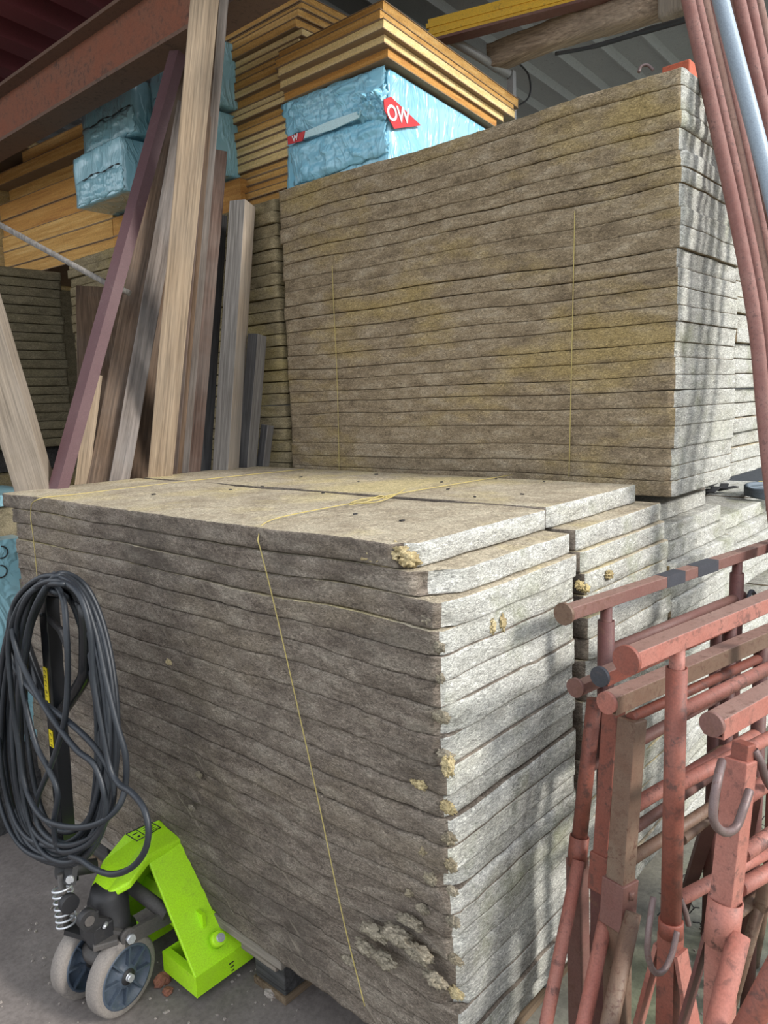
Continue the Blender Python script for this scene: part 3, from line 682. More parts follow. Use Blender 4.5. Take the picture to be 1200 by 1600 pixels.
# thick boards at the left
def lw(z): return z
A0 = PX(20, 405, x=1.3); yaw = math.radians(2.8)
ua = Vector((-math.sin(yaw), math.cos(yaw), 0)); ub = Vector((math.cos(yaw), math.sin(yaw), 0))
z = 2.4345; ths = [0.075, 0.10, 0.095, 0.105, 0.10, 0.10, 0.075, 0.085]
yend = 4.50
for k, th in enumerate(ths):
    base = Vector((1.33, 2.66, z))
    if k < 2:
        board(base-ub*0.02, ua*0.56, ub*0.9, th, 'board_orange', 'orange yellow thick board under the left blue packages, %s of two' % ['lower', 'upper'][k], 'thick boards under the blue packages')
    st = 0.57 if k < 2 else 0.56
    dxx = rb.uniform(-0.015, 0.01)+(0.05 if k in (5,) else 0)-(0.03 if k == 6 else 0)
    ln = (4.52-2.66-st) - (0.03 if k in (5,) else 0)
    if k == 7: ln = 0.95
    board(base+ua*st+ub*dxx, ua*ln, ub*0.9, th, 'board_core' if k in (0, 1, 2) else 'board_orange' if k in (3, 4) else 'board_core',
          'thick yellow insulation board, %s in the left wall of boards' % (['lowest', 'second from bottom', 'third from bottom', 'fourth from bottom', 'fifth from bottom', 'sixth from bottom', 'seventh from bottom', 'topmost'])[k], 'thick boards at the left')
    z += th
    if k == 1: z2 = z
board(Vector((1.33, 2.66, z))+ua*1.42-ub*0.05, ua*0.62, ub*0.6, 0.05, 'board_pale', 'short pale board offcut lying on the left wall of boards', None)
# wrapped pale boards at the extreme left
zz = 2.4
whp = thing('wrapped_board_pack', (1.15, 4.62, 2.4125), 'pale boards wrapped in torn white plastic at the far left edge', 'board pack')
mb = MB()
for k in range(5): mb.box((1.16, 4.60+0.01*(k % 2), 2.4125+k*0.13), (1.9, 5.4, 2.4125+k*0.13+0.128))
mb.build('boards', M['board_pale'], whp)
mb = MB(); vs = []; fs = []
for i in range(13):
    for j in range(9):
        y = 4.585+0.85*i/12; zq = 2.43+0.50*j/8-0.12*(i/12)*(1-j/8)+0.03*fbm((i*.3, j*.3, 0), 1)
        vs.append((1.135+0.015*fbm((i*.5, j*.5, 2), 1.3), y, zq))
for i in range(12):
    for j in range(8): fs.append((i*9+j, i*9+j+1, (i+1)*9+j+1, (i+1)*9+j))
mb.add(vs, fs, 0, True); o = mb.build('torn_plastic', M['white_film'], whp)
md = o.modifiers.new('thick', 'SOLIDIFY'); md.thickness = 0.003
b = MB(); b.box((1.2, 4.58, 0), (1.85, 5.35, 2.412)); tag(b.build('slab_packing', M['wool_old']), 'dark slabs packed below the wrapped pale boards at the far left', 'insulation slabs', kind='stuff')

# ------------------------------------------------------------------ blue wrapped packages
def soft_pack(P, a, bvec, h, seed, nx=22, ny=22, nz=14, amp=0.012, r=0.025):
    """wrapped block with puckered film; P low near corner, a along +y, bvec along +x"""
    P = Vector(P); a = Vector(a); bvec = Vector(bvec); nn = bvec.cross(a).normalized()
    La, Lb = a.length, bvec.length; ua_ = a/La; ub_ = bvec/Lb
    bm = bmesh.new(); bmesh.ops.create_cube(bm, size=1.0)
    bmesh.ops.subdivide_edges(bm, edges=bm.edges[:], cuts=18, use_grid_fill=True)
    vs = []
    for v in bm.verts:
        q = v.co+Vector((.5, .5, .5))
        x, y, z = q.x*Lb, q.y*La, q.z*h
        cx = min(max(x, r), Lb-r); cy = min(max(y, r), La-r); cz = min(max(z, r), h-r)
        d = Vector((x-cx, y-cy, z-cz)); L = d.length
        if L > 1e-6: d = d/L*min(L, r)
        f = fbm((x*1.0+seed, y*4, z*4), 2.2, 4)
        s = d.normalized() if d.length > 1e-6 else Vector()
        k = Vector((cx, cy, cz))+d-s*amp*(0.5+0.9*abs(f))
        vs.append(P+ub_*k.x+ua_*k.y+nn*k.z)
    fs = [[v.index for v in f.verts] for f in bm.faces]; bm.free()
    return MB().add(vs, fs, 0, True)
tilt = math.radians(4.0)
tb = Vector((math.cos(tilt), 0.045, -math.sin(tilt))).normalized()
ta = Vector((0.0, 1, 0.0))
PC = Vector((1.335, 1.225, ZU+TUU*NU+0.003))
pk = thing('foam_board_package', PC, 'blue film wrapped package with a red diamond logo on top of the tall rear stack', 'package')
hp = 0.395
soft_pack(PC, ta*0.62, tb*1.15, hp, 1, r=0.022, amp=0.010).build('wrapped_block', M['blue_film'], pk)
# loose film gathered in puckers round the near corner and along the left side
def film_sheet(corners, nu, nv, amp, seed, out, freq=7):
    A_, B_, C_, D_ = [Vector(c) for c in corners]; vs = []; fs = []
    for i in range(nu+1):
        for j in range(nv+1):
            u_, v_ = i/nu, j/nv
            p = (A_*(1-u_)+B_*u_)*(1-v_)+(D_*(1-u_)+C_*u_)*v_
            e_ = min(u_, 1-u_, v_, 1-v_)
            rad = abs(fbm((u_*freq+2.0*v_*fbm((u_*2, v_*2, seed), 1), v_*freq*0.35, seed), 1.0, 4))
            vs.append(p+Vector(out)*(amp*min(1, e_*7)*(0.25+1.6*rad))+Vector((0, 0.02*fbm((v_*4, seed, u_*2), 1.5)*(1 if u_ in (0, 1) else 0), 0.02*fbm((u_*4, seed, v_*2), 1.5)*(1 if v_ in (0, 1) else 0))))
    for i in range(nu):
        for j in range(nv): fs.append((i*(nv+1)+j, (i+1)*(nv+1)+j, (i+1)*(nv+1)+j+1, i*(nv+1)+j+1))
    return MB().add(vs, fs, 0, True)
xw = PC.x+0.007
fl = film_sheet([PX(448, 214, x=xw), PX(602, 168, x=xw), PX(600, 101, x=xw), PX(441, 163, x=xw)], 40, 24, 0.022, 3, (-1, 0, 0)).build('loose_film', M['blue_film'], pk)
md = fl.modifiers.new('thick', 'SOLIDIFY'); md.thickness = 0.002
fl = film_sheet([PX(462, 292, x=xw), PX(607, 238, x=xw), PX(601, 180, x=xw), PX(453, 228, x=xw)], 40, 20, 0.018, 8, (-1, 0, 0)).build('loose_film', M['blue_film'], pk)
md = fl.modifiers.new('thick', 'SOLIDIFY'); md.thickness = 0.002
fl = film_sheet([PX(556, 190, x=xw-.004), PX(606, 190, x=xw-.004), PX(603, 130, x=xw-.004), PX(564, 150, x=xw-.004)], 26, 22, 0.035, 12, (-1, -0.3, 0), freq=9).build('loose_film', M['blue_film'], pk)
md = fl.modifiers.new('thick', 'SOLIDIFY'); md.thickness = 0.002
# red diamond on its right-hand side and the scrap on its left-hand side
nrm = tb.cross(Vector((0, 0, 1))).normalized()      # outward, towards -y
if nrm.y > 0: nrm = -nrm
def onface(px, py, off=0.004):
    P0 = PC+nrm*off; r = ray(px, py); nv = np.array(nrm); t = ((np.array(P0)-CAM)@nv)/(r@nv); return Vector(CAM+r*t)
poly = [onface(600, 155), onface(611, 151), onface(658, 196), onface(616, 201), onface(601, 172)]
MB().prism(poly, -nrm*0.003).build('red_diamond', M['red_print'], pk)
def text_mesh(s, size):
    cu = bpy.data.curves.new('t', 'FONT'); cu.body = s; cu.size = size; cu.extrude = 0.0008; cu.resolution_u = 4; cu.offset = size*0.018
    tmp = bpy.data.objects.new('t', cu); C.objects.link(tmp)
    dg = bpy.context.evaluated_depsgraph_get(); me = bpy.data.meshes.new_from_object(tmp.evaluated_get(dg))
    bpy.data.objects.remove(tmp); bpy.data.curves.remove(cu); return me
def place_text(s, A, xdir, ydir, size, mat, parent, name):
    me = text_mesh(s, size); xd = Vector(xdir).normalized(); yd = Vector(ydir); yd = (yd-xd*yd.dot(xd)).normalized(); zd = xd.cross(yd)
    vs = [Vector(A)+xd*v.co.x+yd*v.co.y+zd*v.co.z for v in me.vertices]
    mb = MB().add(vs, [list(p.vertices) for p in me.polygons]); bpy.data.meshes.remove(me)
    return mb.build(name, M[mat], parent)
tA = onface(606, 187, 0.006); tB = onface(640, 193, 0.006)
place_text('OW', tA, tB-tA, Vector((0, 0, 1)), (tB-tA).length*0.56, 'white_print', pk, 'logo_letters')
# red scrap and open white seam on the left side
xs_ = PC.x-0.022
poly = [PX(449, 214, x=xs_), PX(477, 204, x=xs_), PX(472, 220, x=xs_), PX(450, 226, x=xs_)]
MB().prism(poly, (0.004, 0, 0)).build('red_scrap', M['red_print'], pk)
place_text('W', PX(457, 222, x=xs_-0.004), Vector((0, -1, 0.1)), Vector((0, 0, 1)), 0.035, 'white_print', pk, 'scrap_letter')
poly = [PX(477, 205, x=xs_), PX(520, 187, x=xs_), PX(564, 172, x=xs_), PX(560, 184, x=xs_), PX(520, 202, x=xs_), PX(475, 216, x=xs_)]
MB().prism(poly, (0.006, 0, 0)).build('open_seam', M['foam_white'], pk)
# board stack on top of the package
zz = PC.z+hp+0.002
names = ['lowest', 'second from bottom', 'third from bottom', 'fourth from bottom', 'fifth from bottom', 'topmost']
specs = [(0.040, 'board_orange', 0.02, 0.0, 0.82), (0.036, 'board_pale', -0.01, -0.01, 0.9), (0.040, 'board_pale', -0.035, -0.03, 1.0), (0.040, 'board_core', -0.03, -0.01, 1.02), (0.045, 'board_core', 0.0, 0.0, 1.05)]
for k, (th, core, dx, dy, ln) in enumerate(specs):
    board(Vector((PC.x-0.03+dx, PC.y-0.02+dy, zz)), ta*0.60, tb*(ln), th, core, 'yellow board with brown facing, %s of five boards on the blue package' % names[k], 'boards on the blue package')
    zz += th
# packages at the left
lp = [((1.06, 2.70, z2+0.001), 0.50, 0.27, 'dull blue wrapped package, lower of the left pair overhanging yellow boards'),
      ((1.12, 2.66, z2+0.273), 0.52, 0.27, 'dull blue wrapped package, upper of the left pair below the rusty beam'),
      ((1.16, 2.18, z2+0.001), 0.46, 0.30, 'dull blue wrapped package, lower of the pair half hidden behind the maroon bar'),
      ((1.20, 2.16, z2+0.303), 0.48, 0.30, 'dull blue wrapped package, upper of the pair half hidden behind the maroon bar')]
for k, (P, la, h, lab) in enumerate(lp):
    e = thing('foam_board_package', P, lab, 'package', 'blue packages at the left')
    soft_pack(Vector(P), (0, la, 0), (0.85, 0, 0), h-0.001, 20+k*3, r=0.014, amp=0.011).build('wrapped_block', M['blue_film_dull'], e)
    mb = MB(); mb.tube(spline([Vector(P)+Vector((0.004+0.002*math.sin(j*2.1), la*(0.06+0.75*j/7), h*(0.50+0.02*math.sin(j*1.7)))) for j in range(8)], 4), [0.0025+0.0015*math.sin(j*1.3) for j in range(29)], 6); mb.build('film_seam', M['black_matt'], e)
    fl = film_sheet([Vector(P)+Vector((0.006, la*0.02, h*0.06)), Vector(P)+Vector((0.006, la*0.95, h*0.06)), Vector(P)+Vector((0.006, la*0.95, h*0.47)), Vector(P)+Vector((0.006, la*0.02, h*0.47))], 30, 14, 0.010, 30+k, (-1, 0, 0)).build('loose_film', M['blue_film_dull'], e)
    md = fl.modifiers.new('thick', 'SOLIDIFY'); md.thickness = 0.0015
board((1.33, 2.14, 2.4345), (0, 0.5, 0), (0.9, 0, 0), z2-2.4345, 'board_orange', 'thick orange board under the blue packages behind the planks', None)

# ------------------------------------------------------------------ roof timbers and steel
# rusty I-beam along y
ib = thing('steel_beam', (0.88, 4.0, 2.93), 'rusty red brown steel I-beam crossing the upper left below the roof', 'beam')
mb = MB(); mb.box((0.80, 0.95, 2.955), (0.94, 8.0, 2.97)); mb.build('lower_flange', M['beam_dark'], ib)
mb = MB(); mb.box((0.866, 0.95, 2.97), (0.874, 8.0, 3.205)); mb.build('web', M['beam_rust'], ib)
mb = MB(); mb.box((0.80, 0.95, 3.205), (0.94, 8.0, 3.22)); mb.build('upper_flange', M['beam_dark'], ib)
# yellow beam
A = PX(688, 45, d=3.55); Bq = PX(905, -12, d=3.40)
dirv = (Bq-A).normalized(); A2_ = A-dirv*0.05; B2_ = A+dirv*1.6
yb_ = thing('steel_beam', A2_, 'yellow painted steel beam with rusty lower edge under the grey roof', 'beam')
mb = MB(); mb.bar(A2_, B2_, 0.05, 0.085); mb.build('web', M['yellow_beam'], yb_)
mb = MB(); mb.bar(A2_+Vector((0, 0, -0.055)), B2_+Vector((0, 0, -0.050)), 0.08, 0.012); mb.build('lower_flange', M['rust_red'], yb_)
mb = MB(); mb.bar(A2_+Vector((-0.028, 0, 0.012)), B2_+Vector((-0.028, 0, 0.012)), 0.012, 0.02); mb.bar(A2_+Vector((-0.028, 0, -0.02)), B2_+Vector((-0.028, 0, -0.02)), 0.012, 0.02); mb.build('ribs', M['yellow_beam'], yb_)
# timber beam: slightly bowed roughly hewn
def hewn(pts, w_, h, seed, name, mat, label, cat):
    P = spline(pts, 8); mb = MB(); vs = []; fs = []; n = len(P); K = 12
    for i in range(n):
        t = (P[min(i+1, n-1)]-P[max(i-1, 0)]).normalized(); s = t.cross(Vector((0, 0, 1))).normalized(); u = s.cross(t)
        for k in range(K):
            a = 2*PI*k/K+PI/12; c, q = math.cos(a), math.sin(a)
            c = math.copysign(abs(c)**0.35, c); q = math.copysign(abs(q)**0.35, q)
            f = 1+0.09*fbm((i*0.6+seed, c, q), 1.3)
            vs.append(P[i]+s*c*w_/2*f+u*q*h/2*f)
    for i in range(n-1):
        for k in range(K):
            k2 = (k+1) % K; fs.append((i*K+k, i*K+k2, (i+1)*K+k2, (i+1)*K+k))
    mb.add(vs, fs, 0, True); mb.f += [list(range(K))[::-1], [(n-1)*K+k for k in range(K)]]; mb.mi += [0, 0]; mb.sm += [False, False]
    return tag(mb.build(name, mat), label, cat)
hewn([PX(768, 92, d=3.75), PX(880, 50, d=3.55), PX(980, 22, d=3.42), PX(1060, 0, d=3.35)], 0.11, 0.115, 1, 'timber_beam', M['wood_beam'], 'rough grey brown timber beam under the grey sheet roof', 'beam')
hewn([PX(1035, 12, d=3.32), PX(1075, -2, d=3.25), PX(1140, -25, d=3.1)], 0.12, 0.13, 5, 'timber_beam', M['wood_rough'], 'cracked timber beam end behind the top of the red tubes', 'beam')
# aluminium rail with upright
ar = thing('metal_rail', PX(795, 118, d=3.75), 'grey metal rail with short upright beside the board stack end', 'rail')
mb = MB(); mb.tube([PX(705, 62, d=3.60), PX(795, 116, d=3.78)], 0.022, 12); mb.build('rail_bar', M['alu'], ar)
mb = MB(); q = PX(799, 112, d=3.79); mb.bar(q, q+Vector((0, 0, -0.42)), 0.035, 0.03); mb.build('upright', M['alu'], ar)
# cables below the roof
mb = MB(); mb.tube(spline([PX(868, 84, d=3.45), PX(930, 72, d=3.35), PX(1010, 48, d=3.2), PX(1085, 26, d=3.0), PX(1160, -5, d=2.9)], 8), [0.009]*8+[0.011]*8+[0.014]*8+[0.014]*8+[0.014], 8)
tag(mb.build('cable', M['black_matt']), 'thick black cable slung below the timber beam', 'cable')
mb = MB(); mb.tube(spline([PX(800, 92, d=3.72), PX(816, 104, d=3.78), PX(826, 118, d=3.8), PX(829, 140, d=3.8), PX(824, 155, d=3.8), PX(812, 164, d=3.8)], 8), 0.0045, 8)
tag(mb.build('cable', M['black_matt']), 'thin black cable hanging beside the metal rail', 'cable')
# brick and timber seen above the right end of the tall stack
mb = MB(); p = PX(1045, 92, d=3.0); mb.box(Vector((p.x-.02, p.y-.09, ZU+TUU*NU+0.002)), p+Vector((.2, .02, -.03)))
tag(mb.build('brick_pier', M['brick_wall'], bevel=0.006), 'orange red brick showing above the right corner of the tall stack', 'brick')
mb = MB(); mb.tube(spline([PX(998, 113, d=2.33), PX(1002, 104, d=2.33), PX(1012, 102, d=2.33), PX(1021, 110, d=2.33)], 6), 0.005, 8)
tag(mb.build('wire_loop', M['hook_steel']), 'bent wire loop on top of the tall stack near its right corner', 'wire')

# ------------------------------------------------------------------ leaning planks
PKZ = 0.95
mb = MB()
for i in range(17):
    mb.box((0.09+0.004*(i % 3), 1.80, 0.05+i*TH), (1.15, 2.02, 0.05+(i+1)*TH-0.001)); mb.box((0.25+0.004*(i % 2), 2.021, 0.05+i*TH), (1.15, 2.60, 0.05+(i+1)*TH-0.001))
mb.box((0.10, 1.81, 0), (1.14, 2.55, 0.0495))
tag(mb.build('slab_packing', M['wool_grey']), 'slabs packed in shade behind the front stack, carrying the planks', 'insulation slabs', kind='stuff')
def plank(name, bl, br, tl, tr, yb, xt, thk, mat, label, cat='plank', group=None, side=None, ext_top=0.0, yt=None, w=None, mat2=None):
    """front face from pixel edges at its visible foot (on plane y=yb) and head (on plane x=xt); runs down to the floor"""
    b0 = PX(*bl, y=yb); b1 = PX(*br, y=yb); t0 = PX(*tl, x=xt) if yt is None else PX(*tl, y=yt); t1 = PX(*tr, x=xt) if yt is None else PX(*tr, y=yt)
    bc = (b0+b1)/2; tc_ = (t0+t1)/2; ax = (tc_-bc).normalized()
    if ext_top: tc_ = tc_+ax*ext_top
    k = (bc.z-PKZ)/ax.z; f = bc-ax*k
    wv = (b1-b0); wv = (wv-ax*wv.dot(ax)); wb = wv.length
    wt = (t1-t0); wt = (wt-ax*wt.dot(ax)).length
    wdt = w if w else (wb+wt)/2
    view = Vector(CAM)-bc; s = ax.cross(view).normalized()
    if s.dot(wv) < 0: s = -s
    # face turned a little so that its edge shows where the photo shows it
    if side: s = (Matrix.Rotation(math.radians(side), 3, ax) @ s).normalized()
    nrm_ = s.cross(ax).normalized()
    if nrm_.dot(view) < 0: nrm_ = -nrm_
    mb = MB(); nseg = 14; vs = []; L = (tc_-f).length
    cut = (-f.z+0.0)
    K = []
    for i in range(nseg+1):
        c = f+ax*(L*i/nseg); j = 0.0015*fbm((i*.7, wdt*90, thk*50), 1)
        base = [c-s*wdt/2, c+s*wdt/2, c+s*wdt/2-nrm_*thk, c-s*wdt/2-nrm_*thk]
        vs += [p+s*j+nrm_*j for p in base]
    zmin = min(v.z for v in vs[:4]); 
    for i in range(4): vs[i] = vs[i]+ax*((PKZ+0.001-vs[i].z)/ax.z)
    fs = [(3, 2, 1, 0), tuple(4*nseg+q for q in range(4))]
    for i in range(nseg):
        for q in range(4): fs.append((4*i+q, 4*i+(q+1) % 4, 4*i+4+(q+1) % 4, 4*i+4+q))
    mats_ = [mat]+([mat2] if mat2 else [])
    # work in a frame whose z runs along the plank so the grain follows it
    mb.add(vs, fs)
    if mat2: mb.mi = [0, 1]+[1 if q == 1 else 0 for i in range(nseg) for q in range(4)]
    rot = Matrix((s, nrm_, ax)).transposed()
    o = MB(); o.v = [rot.transposed() @ (v-f) for v in mb.v]; o.f = mb.f; o.mi = mb.mi; o.sm = mb.sm
    me_ = o.build(name, mats_, base=(0, 0, 0), bevel=0.0025)
    me_.matrix_world = Matrix.Translation(f) @ rot.to_4x4()
    return tag(me_, label, cat, group)
PG = 'planks leaning behind the front stack'
plank('timber_plank', (138, 756), (172, 756), (270, 95), (292, 95), 1.93, 1.10, 0.13, M['wood_brown'], 'wide dark brown plank directly right of the maroon bar', group=PG, side=-14)
plank('timber_plank', (172, 755), (200, 753), (283, 160), (300, 160), 1.87, 1.02, 0.035, M['wood_weather'], 'grey weathered narrow board along the edge of the wide brown plank', group=PG)
plank('timber_plank', (196, 752), (238, 750), (282, 130), (312, 130), 2.02, 1.16, 0.03, M['wood_brown'], 'dark brown board in shade left of the long tan plank', group=PG)
plank('timber_plank', (231, 749), (268, 748), (309, 0), (331, 0), 1.84, 0.685, 0.03, M['wood_tan'], 'long light tan plank rising in front of the rusty beam', group=PG, ext_top=0.12)
for q, (a, bb, c, d, mt, lab) in enumerate([(268, 275, 331, 338, 'wood_red', 'left'), (275.5, 282, 338.5, 345, 'wood_brown', 'middle'), (283, 292, 345.5, 355, 'wood_weather', 'right')]):
    plank('timber_plank', (a, 748), (bb, 747), (c, 0), (d, 0), 1.875+0.012*q, 0.725+0.01*q, 0.05, M[mt], 'thin board on edge, %s of three beside the long tan plank' % lab, group=PG, ext_top=0.3)
plank('timber_plank', (292, 746), (310, 745), (337, 234), (352, 234), 1.88, 1.12, 0.05, M['wood_red'], 'dark reddish plank ending below the yellow boards', group=PG)
plank('timber_plank', (309, 745), (326, 743), (338, 335), (352, 335), 1.93, 1.15, 0.04, M['wood_black'], 'black stained board between the reddish plank and the pale post', group=PG)
plank('timber_post', (323, 742), (363, 738), (352, 313), (390, 311), 1.84, 1.10, 0.085, M['wood_grey'], 'pale weathered post with sawn top, tallest of the short posts', 'post', PG, side=-34, w=0.078, mat2=M['wood_pale'])
plank('timber_post', (364, 738), (391, 735), (378, 522), (412, 520), 1.83, 1.08, 0.07, M['wood_black'], 'dark grey weathered post, half as tall as the pale post', 'post', PG, side=-36, w=0.052, mat2=M['wood_grey'])
plank('timber_post', (392, 734), (417, 732), (403, 664), (423, 663), 1.83, 1.12, 0.05, M['wood_black'], 'shortest grey post stub beside the tall rear stack', 'post', PG, side=-36, w=0.036, mat2=M['wood_grey'])
plank('timber_plank', (115, 758), (140, 757), (140, 590), (158, 580), 1.97, None, 0.04, M['wood_tan'], 'short tan board behind the maroon bar', group=PG, yt=2.03)
plank('timber_plank', (140, 757), (205, 753), (128, 455), (190, 440), 2.20, 1.12, 0.03, M['wood_brown'], 'broad brown board standing in shade behind the maroon bar', group=PG)
plank('timber_post', (24, 772), (77, 768), (-78, 440), (-22, 430), 1.86, None, 0.09, M['wood_rough'], 'thick rough sawn post leaning left at the left edge', 'post', PG, side=-18, yt=1.90)
# maroon steel angle bar
def angle_bar():
    bpt = PX(90, 767, y=1.80); tpt = PX(277, 88, x=0.85); ax = (tpt-bpt).normalized(); f = bpt-ax*((bpt.z-PKZ)/ax.z)
    view = (Vector(CAM)-bpt).normalized(); s = ax.cross(view).normalized(); nn = s.cross(ax).normalized()
    if nn.dot(view) < 0: nn = -nn
    if s.x < 0: s = -s
    mb = MB(); L = (tpt-f).length
    prof = [(-.033, -.016), (-.002, .012), (.033, -.004), (.031, -.010), (-.002, .005), (-.030, -.021)]
    mb.prism([f+s*a+nn*c+ax*0.02 for a, c in prof], ax*L)
    return tag(mb.build('steel_angle_bar', M['maroon']), 'dark maroon steel angle bar leaning across the left planks', 'bar')
angle_bar()
mb = MB(); mb.tube([PX(-6, 348, y=2.35), PX(165, 442, y=1.98), PX(203, 458, y=1.9)], 0.011, 10)
tag(mb.build('metal_rod', M['wood_grey']), 'thin grey brown rod slanting behind the maroon bar at the left', 'rod')

# blue lettered board at the left edge beyond the front stack
bb_ = thing('foam_board', (0.0, 2.15, 0), 'light blue board with black lettering at the left edge behind the cable coil', 'board')
mb = MB(); mb.box((-0.16, 2.02, 0.33), (0.125, 2.12, 1.10)); mb.build('panel', M['blue_film_dull'], bb_)
mb = MB(); mb.box((-0.15, 2.03, 0.0), (0.115, 2.11, 0.3295)); mb.build('foot', M['wood_dark'], bb_)
def arc(c, r, a0, a1, n=10): return [c+Vector((r*math.cos(a0+(a1-a0)*k/n), 0, r*math.sin(a0+(a1-a0)*k/n))) for k in range(n+1)]
for q, (px, py) in enumerate([(2, 863), (1, 893)]):
    c = PX(px, py, y=2.017); mb = MB(); mb.tube(arc(c, 0.022, -1.9, 1.5), 0.0025, 6); mb.build('printed_curve', M['ink'], bb_)
mb = MB(); mb.box((-0.25, 2.3, 0.0), (0.6, 2.7, 1.19)); tag(mb.build('slab_packing', M['wool_old'], ), 'dim slabs at the left edge behind the rough sawn post', 'insulation slabs', kind='stuff')
mb = MB(); mb.box((-0.25, 2.28, 1.1905), (0.35, 2.72, 1.235)); tag(mb.build('foam_sheet', M['blue_film_dull'], bevel=0.004), 'pale blue grey sheet behind the foot of the rough sawn post', 'sheet')

# ------------------------------------------------------------------ pallet truck
Y0 = 0.768; YC = 0.985
tr = thing('pallet_truck', (-0.2, YC, 0), 'bright lime green hand pallet truck with black handle under the front stack', 'pallet truck')
def fork(y0, y1, nm):
    mb = MB(); x0, x1 = -0.08, 0.86; t = 0.006; zb, zt_ = 0.030, 0.088
    for a, c in (((x0, y0, zb), (x1, y0+t, zt_)), ((x0, y1-t, zb), (x1, y1, zt_)), ((x0+0.10, y0+t, zt_-t), (x1, y1-t, zt_)), ((x0, y0+t, zb), (x0+t, y1-t, zt_)), ((x0+t, y0+t, zt_-t), (x0+0.022, y1-t, zt_))):
        mb.box(a, c)
    return mb.build('fork', M['green_paint'], tr)
f1 = fork(Y0, Y0+0.155, 'a'); fork(2*YC-Y0-0.155, 2*YC-Y0, 'b')
rb_ = MB(); rb_.cyl((0.74, Y0+0.03, 0.032), (0.74, Y0+0.125, 0.032), 0.032, 20); rb_.build('load_wheel', M['tyre'], tr)
rb_ = MB(); rb_.cyl((0.74, 2*YC-Y0-0.125, 0.032), (0.74, 2*YC-Y0-0.03, 0.032), 0.032, 20); rb_.build('load_wheel', M['tyre'], tr)
# slanted arms from head to forks
XA, XB = -0.080, 0.034
def arm(sgn):
    y_o = YC-sgn*(YC-Y0); y_t = YC-sgn*0.018
    zt_ = 0.345
    n = Vector((0, -sgn*(zt_-0.088), abs(y_o-y_t))).normalized(); t = 0.010
    def pt(x, y, z): return Vector((x, y, z))
    mb = MB()
    outer = [pt(XA, y_o, 0.085), pt(XB+0.035, y_o, 0.085), pt(XB, y_o, 0.12), pt(XB-0.012, y_t, zt_), pt(XA+0.005, y_t, zt_)]
    # triangular plate: wide at the foot, as wide at the head, leaning in to the middle
    outer = [pt(XA, y_o, 0.085), pt(XB+0.05, y_o, 0.085), pt(XB-0.006, y_t, zt_), pt(XA+0.004, y_t, zt_)]
    mb.prism(outer, -n*t)
    # turned-in flange along the front edge
    fl = [pt(XA, y_o, 0.085), pt(XA+0.004, y_t, zt_), pt(XA+0.004, y_t+sgn*0.03, zt_-0.004), pt(XA, y_o+sgn*0.03, 0.085)]
    return mb.build('side_plate', M['green_paint'], tr, bevel=0.003)
a1 = arm(1); a2 = arm(-1)
# bolt boss on the near plate
q = PX(341, 1467, y=Y0+0.012); nq = Vector((0, -0.77, 0.64)).normalized()
MB().cyl(q-nq*0.01, q+nq*0.010, 0.022, 20, r2=0.018).build('bolt_boss', M['green_paint'], a1)
MB().cyl(q+nq*0.006, q+nq*0.019, 0.011, 16).build('pin', M['zinc'], a1)
# head plate over the pump
hpz = 0.345
tipp = PX(147, 1350, z=0.30)
hd = [Vector((-0.205, YC-0.02, 0.305)), Vector((-0.205, YC+0.05, 0.305)), Vector((-0.15, YC+0.085, 0.335)), Vector((XA+0.01, YC+0.10, 0.372)), Vector((XB-0.004, YC+0.085, 0.372)),
      Vector((XB-0.004, YC-0.022, 0.352)), Vector((XA+0.004, YC-0.030, 0.352)), Vector((-0.15, YC-0.055, 0.33))]
mb = MB(); mb.prism(hd, (0, 0, -0.022)); hdp = mb.build('head_plate', M['green_paint'], tr, bevel=0.006, bseg=3)
mb = MB(); mb.prism([Vector((XA, YC-0.02, 0.335)), Vector((XA, YC+0.02, 0.335)), Vector((XA, YC+0.20, 0.12)), Vector((XA, YC+0.17, 0.10))], (0.012, 0, 0)); mb.build('inner_flange', M['green_paint'], tr)
mb = MB(); mb.box((-0.01, YC-0.16, 0.095), (0.0, YC+0.16, 0.20)); mb.build('back_panel', M['green_paint'], tr)
# printed sign on the head plate
def onz(px, py, z): return PX(px, py, z=z)
zl = 0.3735
pn = (hd[3]-hd[6]).cross(hd[4]-hd[3]).normalized()
if pn.z < 0: pn = -pn
def onhead(px, py, off=0.0012):
    P0 = np.array(hd[6]+pn*off); r = ray(px, py); nv = np.array(pn); t = ((P0-CAM)@nv)/(r@nv); return Vector(CAM+r*t)
lc = [(197, 1303), (236, 1285), (251, 1293), (214, 1314)]
LP = [onhead(*p) for p in lc]
mb = MB()
for i in range(4): mb.tube([LP[i], LP[(i+1) % 4]], 0.0014, 6)
def lerp(a, b_, t): return a+(b_-a)*t
mb.tube([lerp(LP[0], LP[1], .38), lerp(LP[3], LP[2], .38)], 0.0012, 6)
for t in (.25, .45, .65, .85):
    mb.tube([lerp(lerp(LP[0], LP[1], .5), lerp(LP[3], LP[2], .5), t), lerp(lerp(LP[0], LP[1], .92), lerp(LP[3], LP[2], .92), t)], 0.0008, 5)
mb.tube([lerp(lerp(LP[0], LP[1], .1), lerp(LP[3], LP[2], .1), .35), lerp(lerp(LP[0], LP[1], .3), lerp(LP[3], LP[2], .3), .35)], 0.0016, 6)
p = lerp(lerp(LP[0], LP[1], .2), lerp(LP[3], LP[2], .2), .72); mb.cyl(p, p+pn*0.001, 0.004, 10)
mb.build('printed_sign', M['ink'], hdp)
for t in (0, .006, .012):
    pass
# marks on the fork side
mb = MB()
for k in range(3):
    A = PX(358+2*k, 1507+5*k, y=Y0-0.001); mb.bar(A, A+Vector((0.016-0.004*k, 0, 0)), 0.001, 0.003)
mb.build('printed_marks', M['ink'], f1)
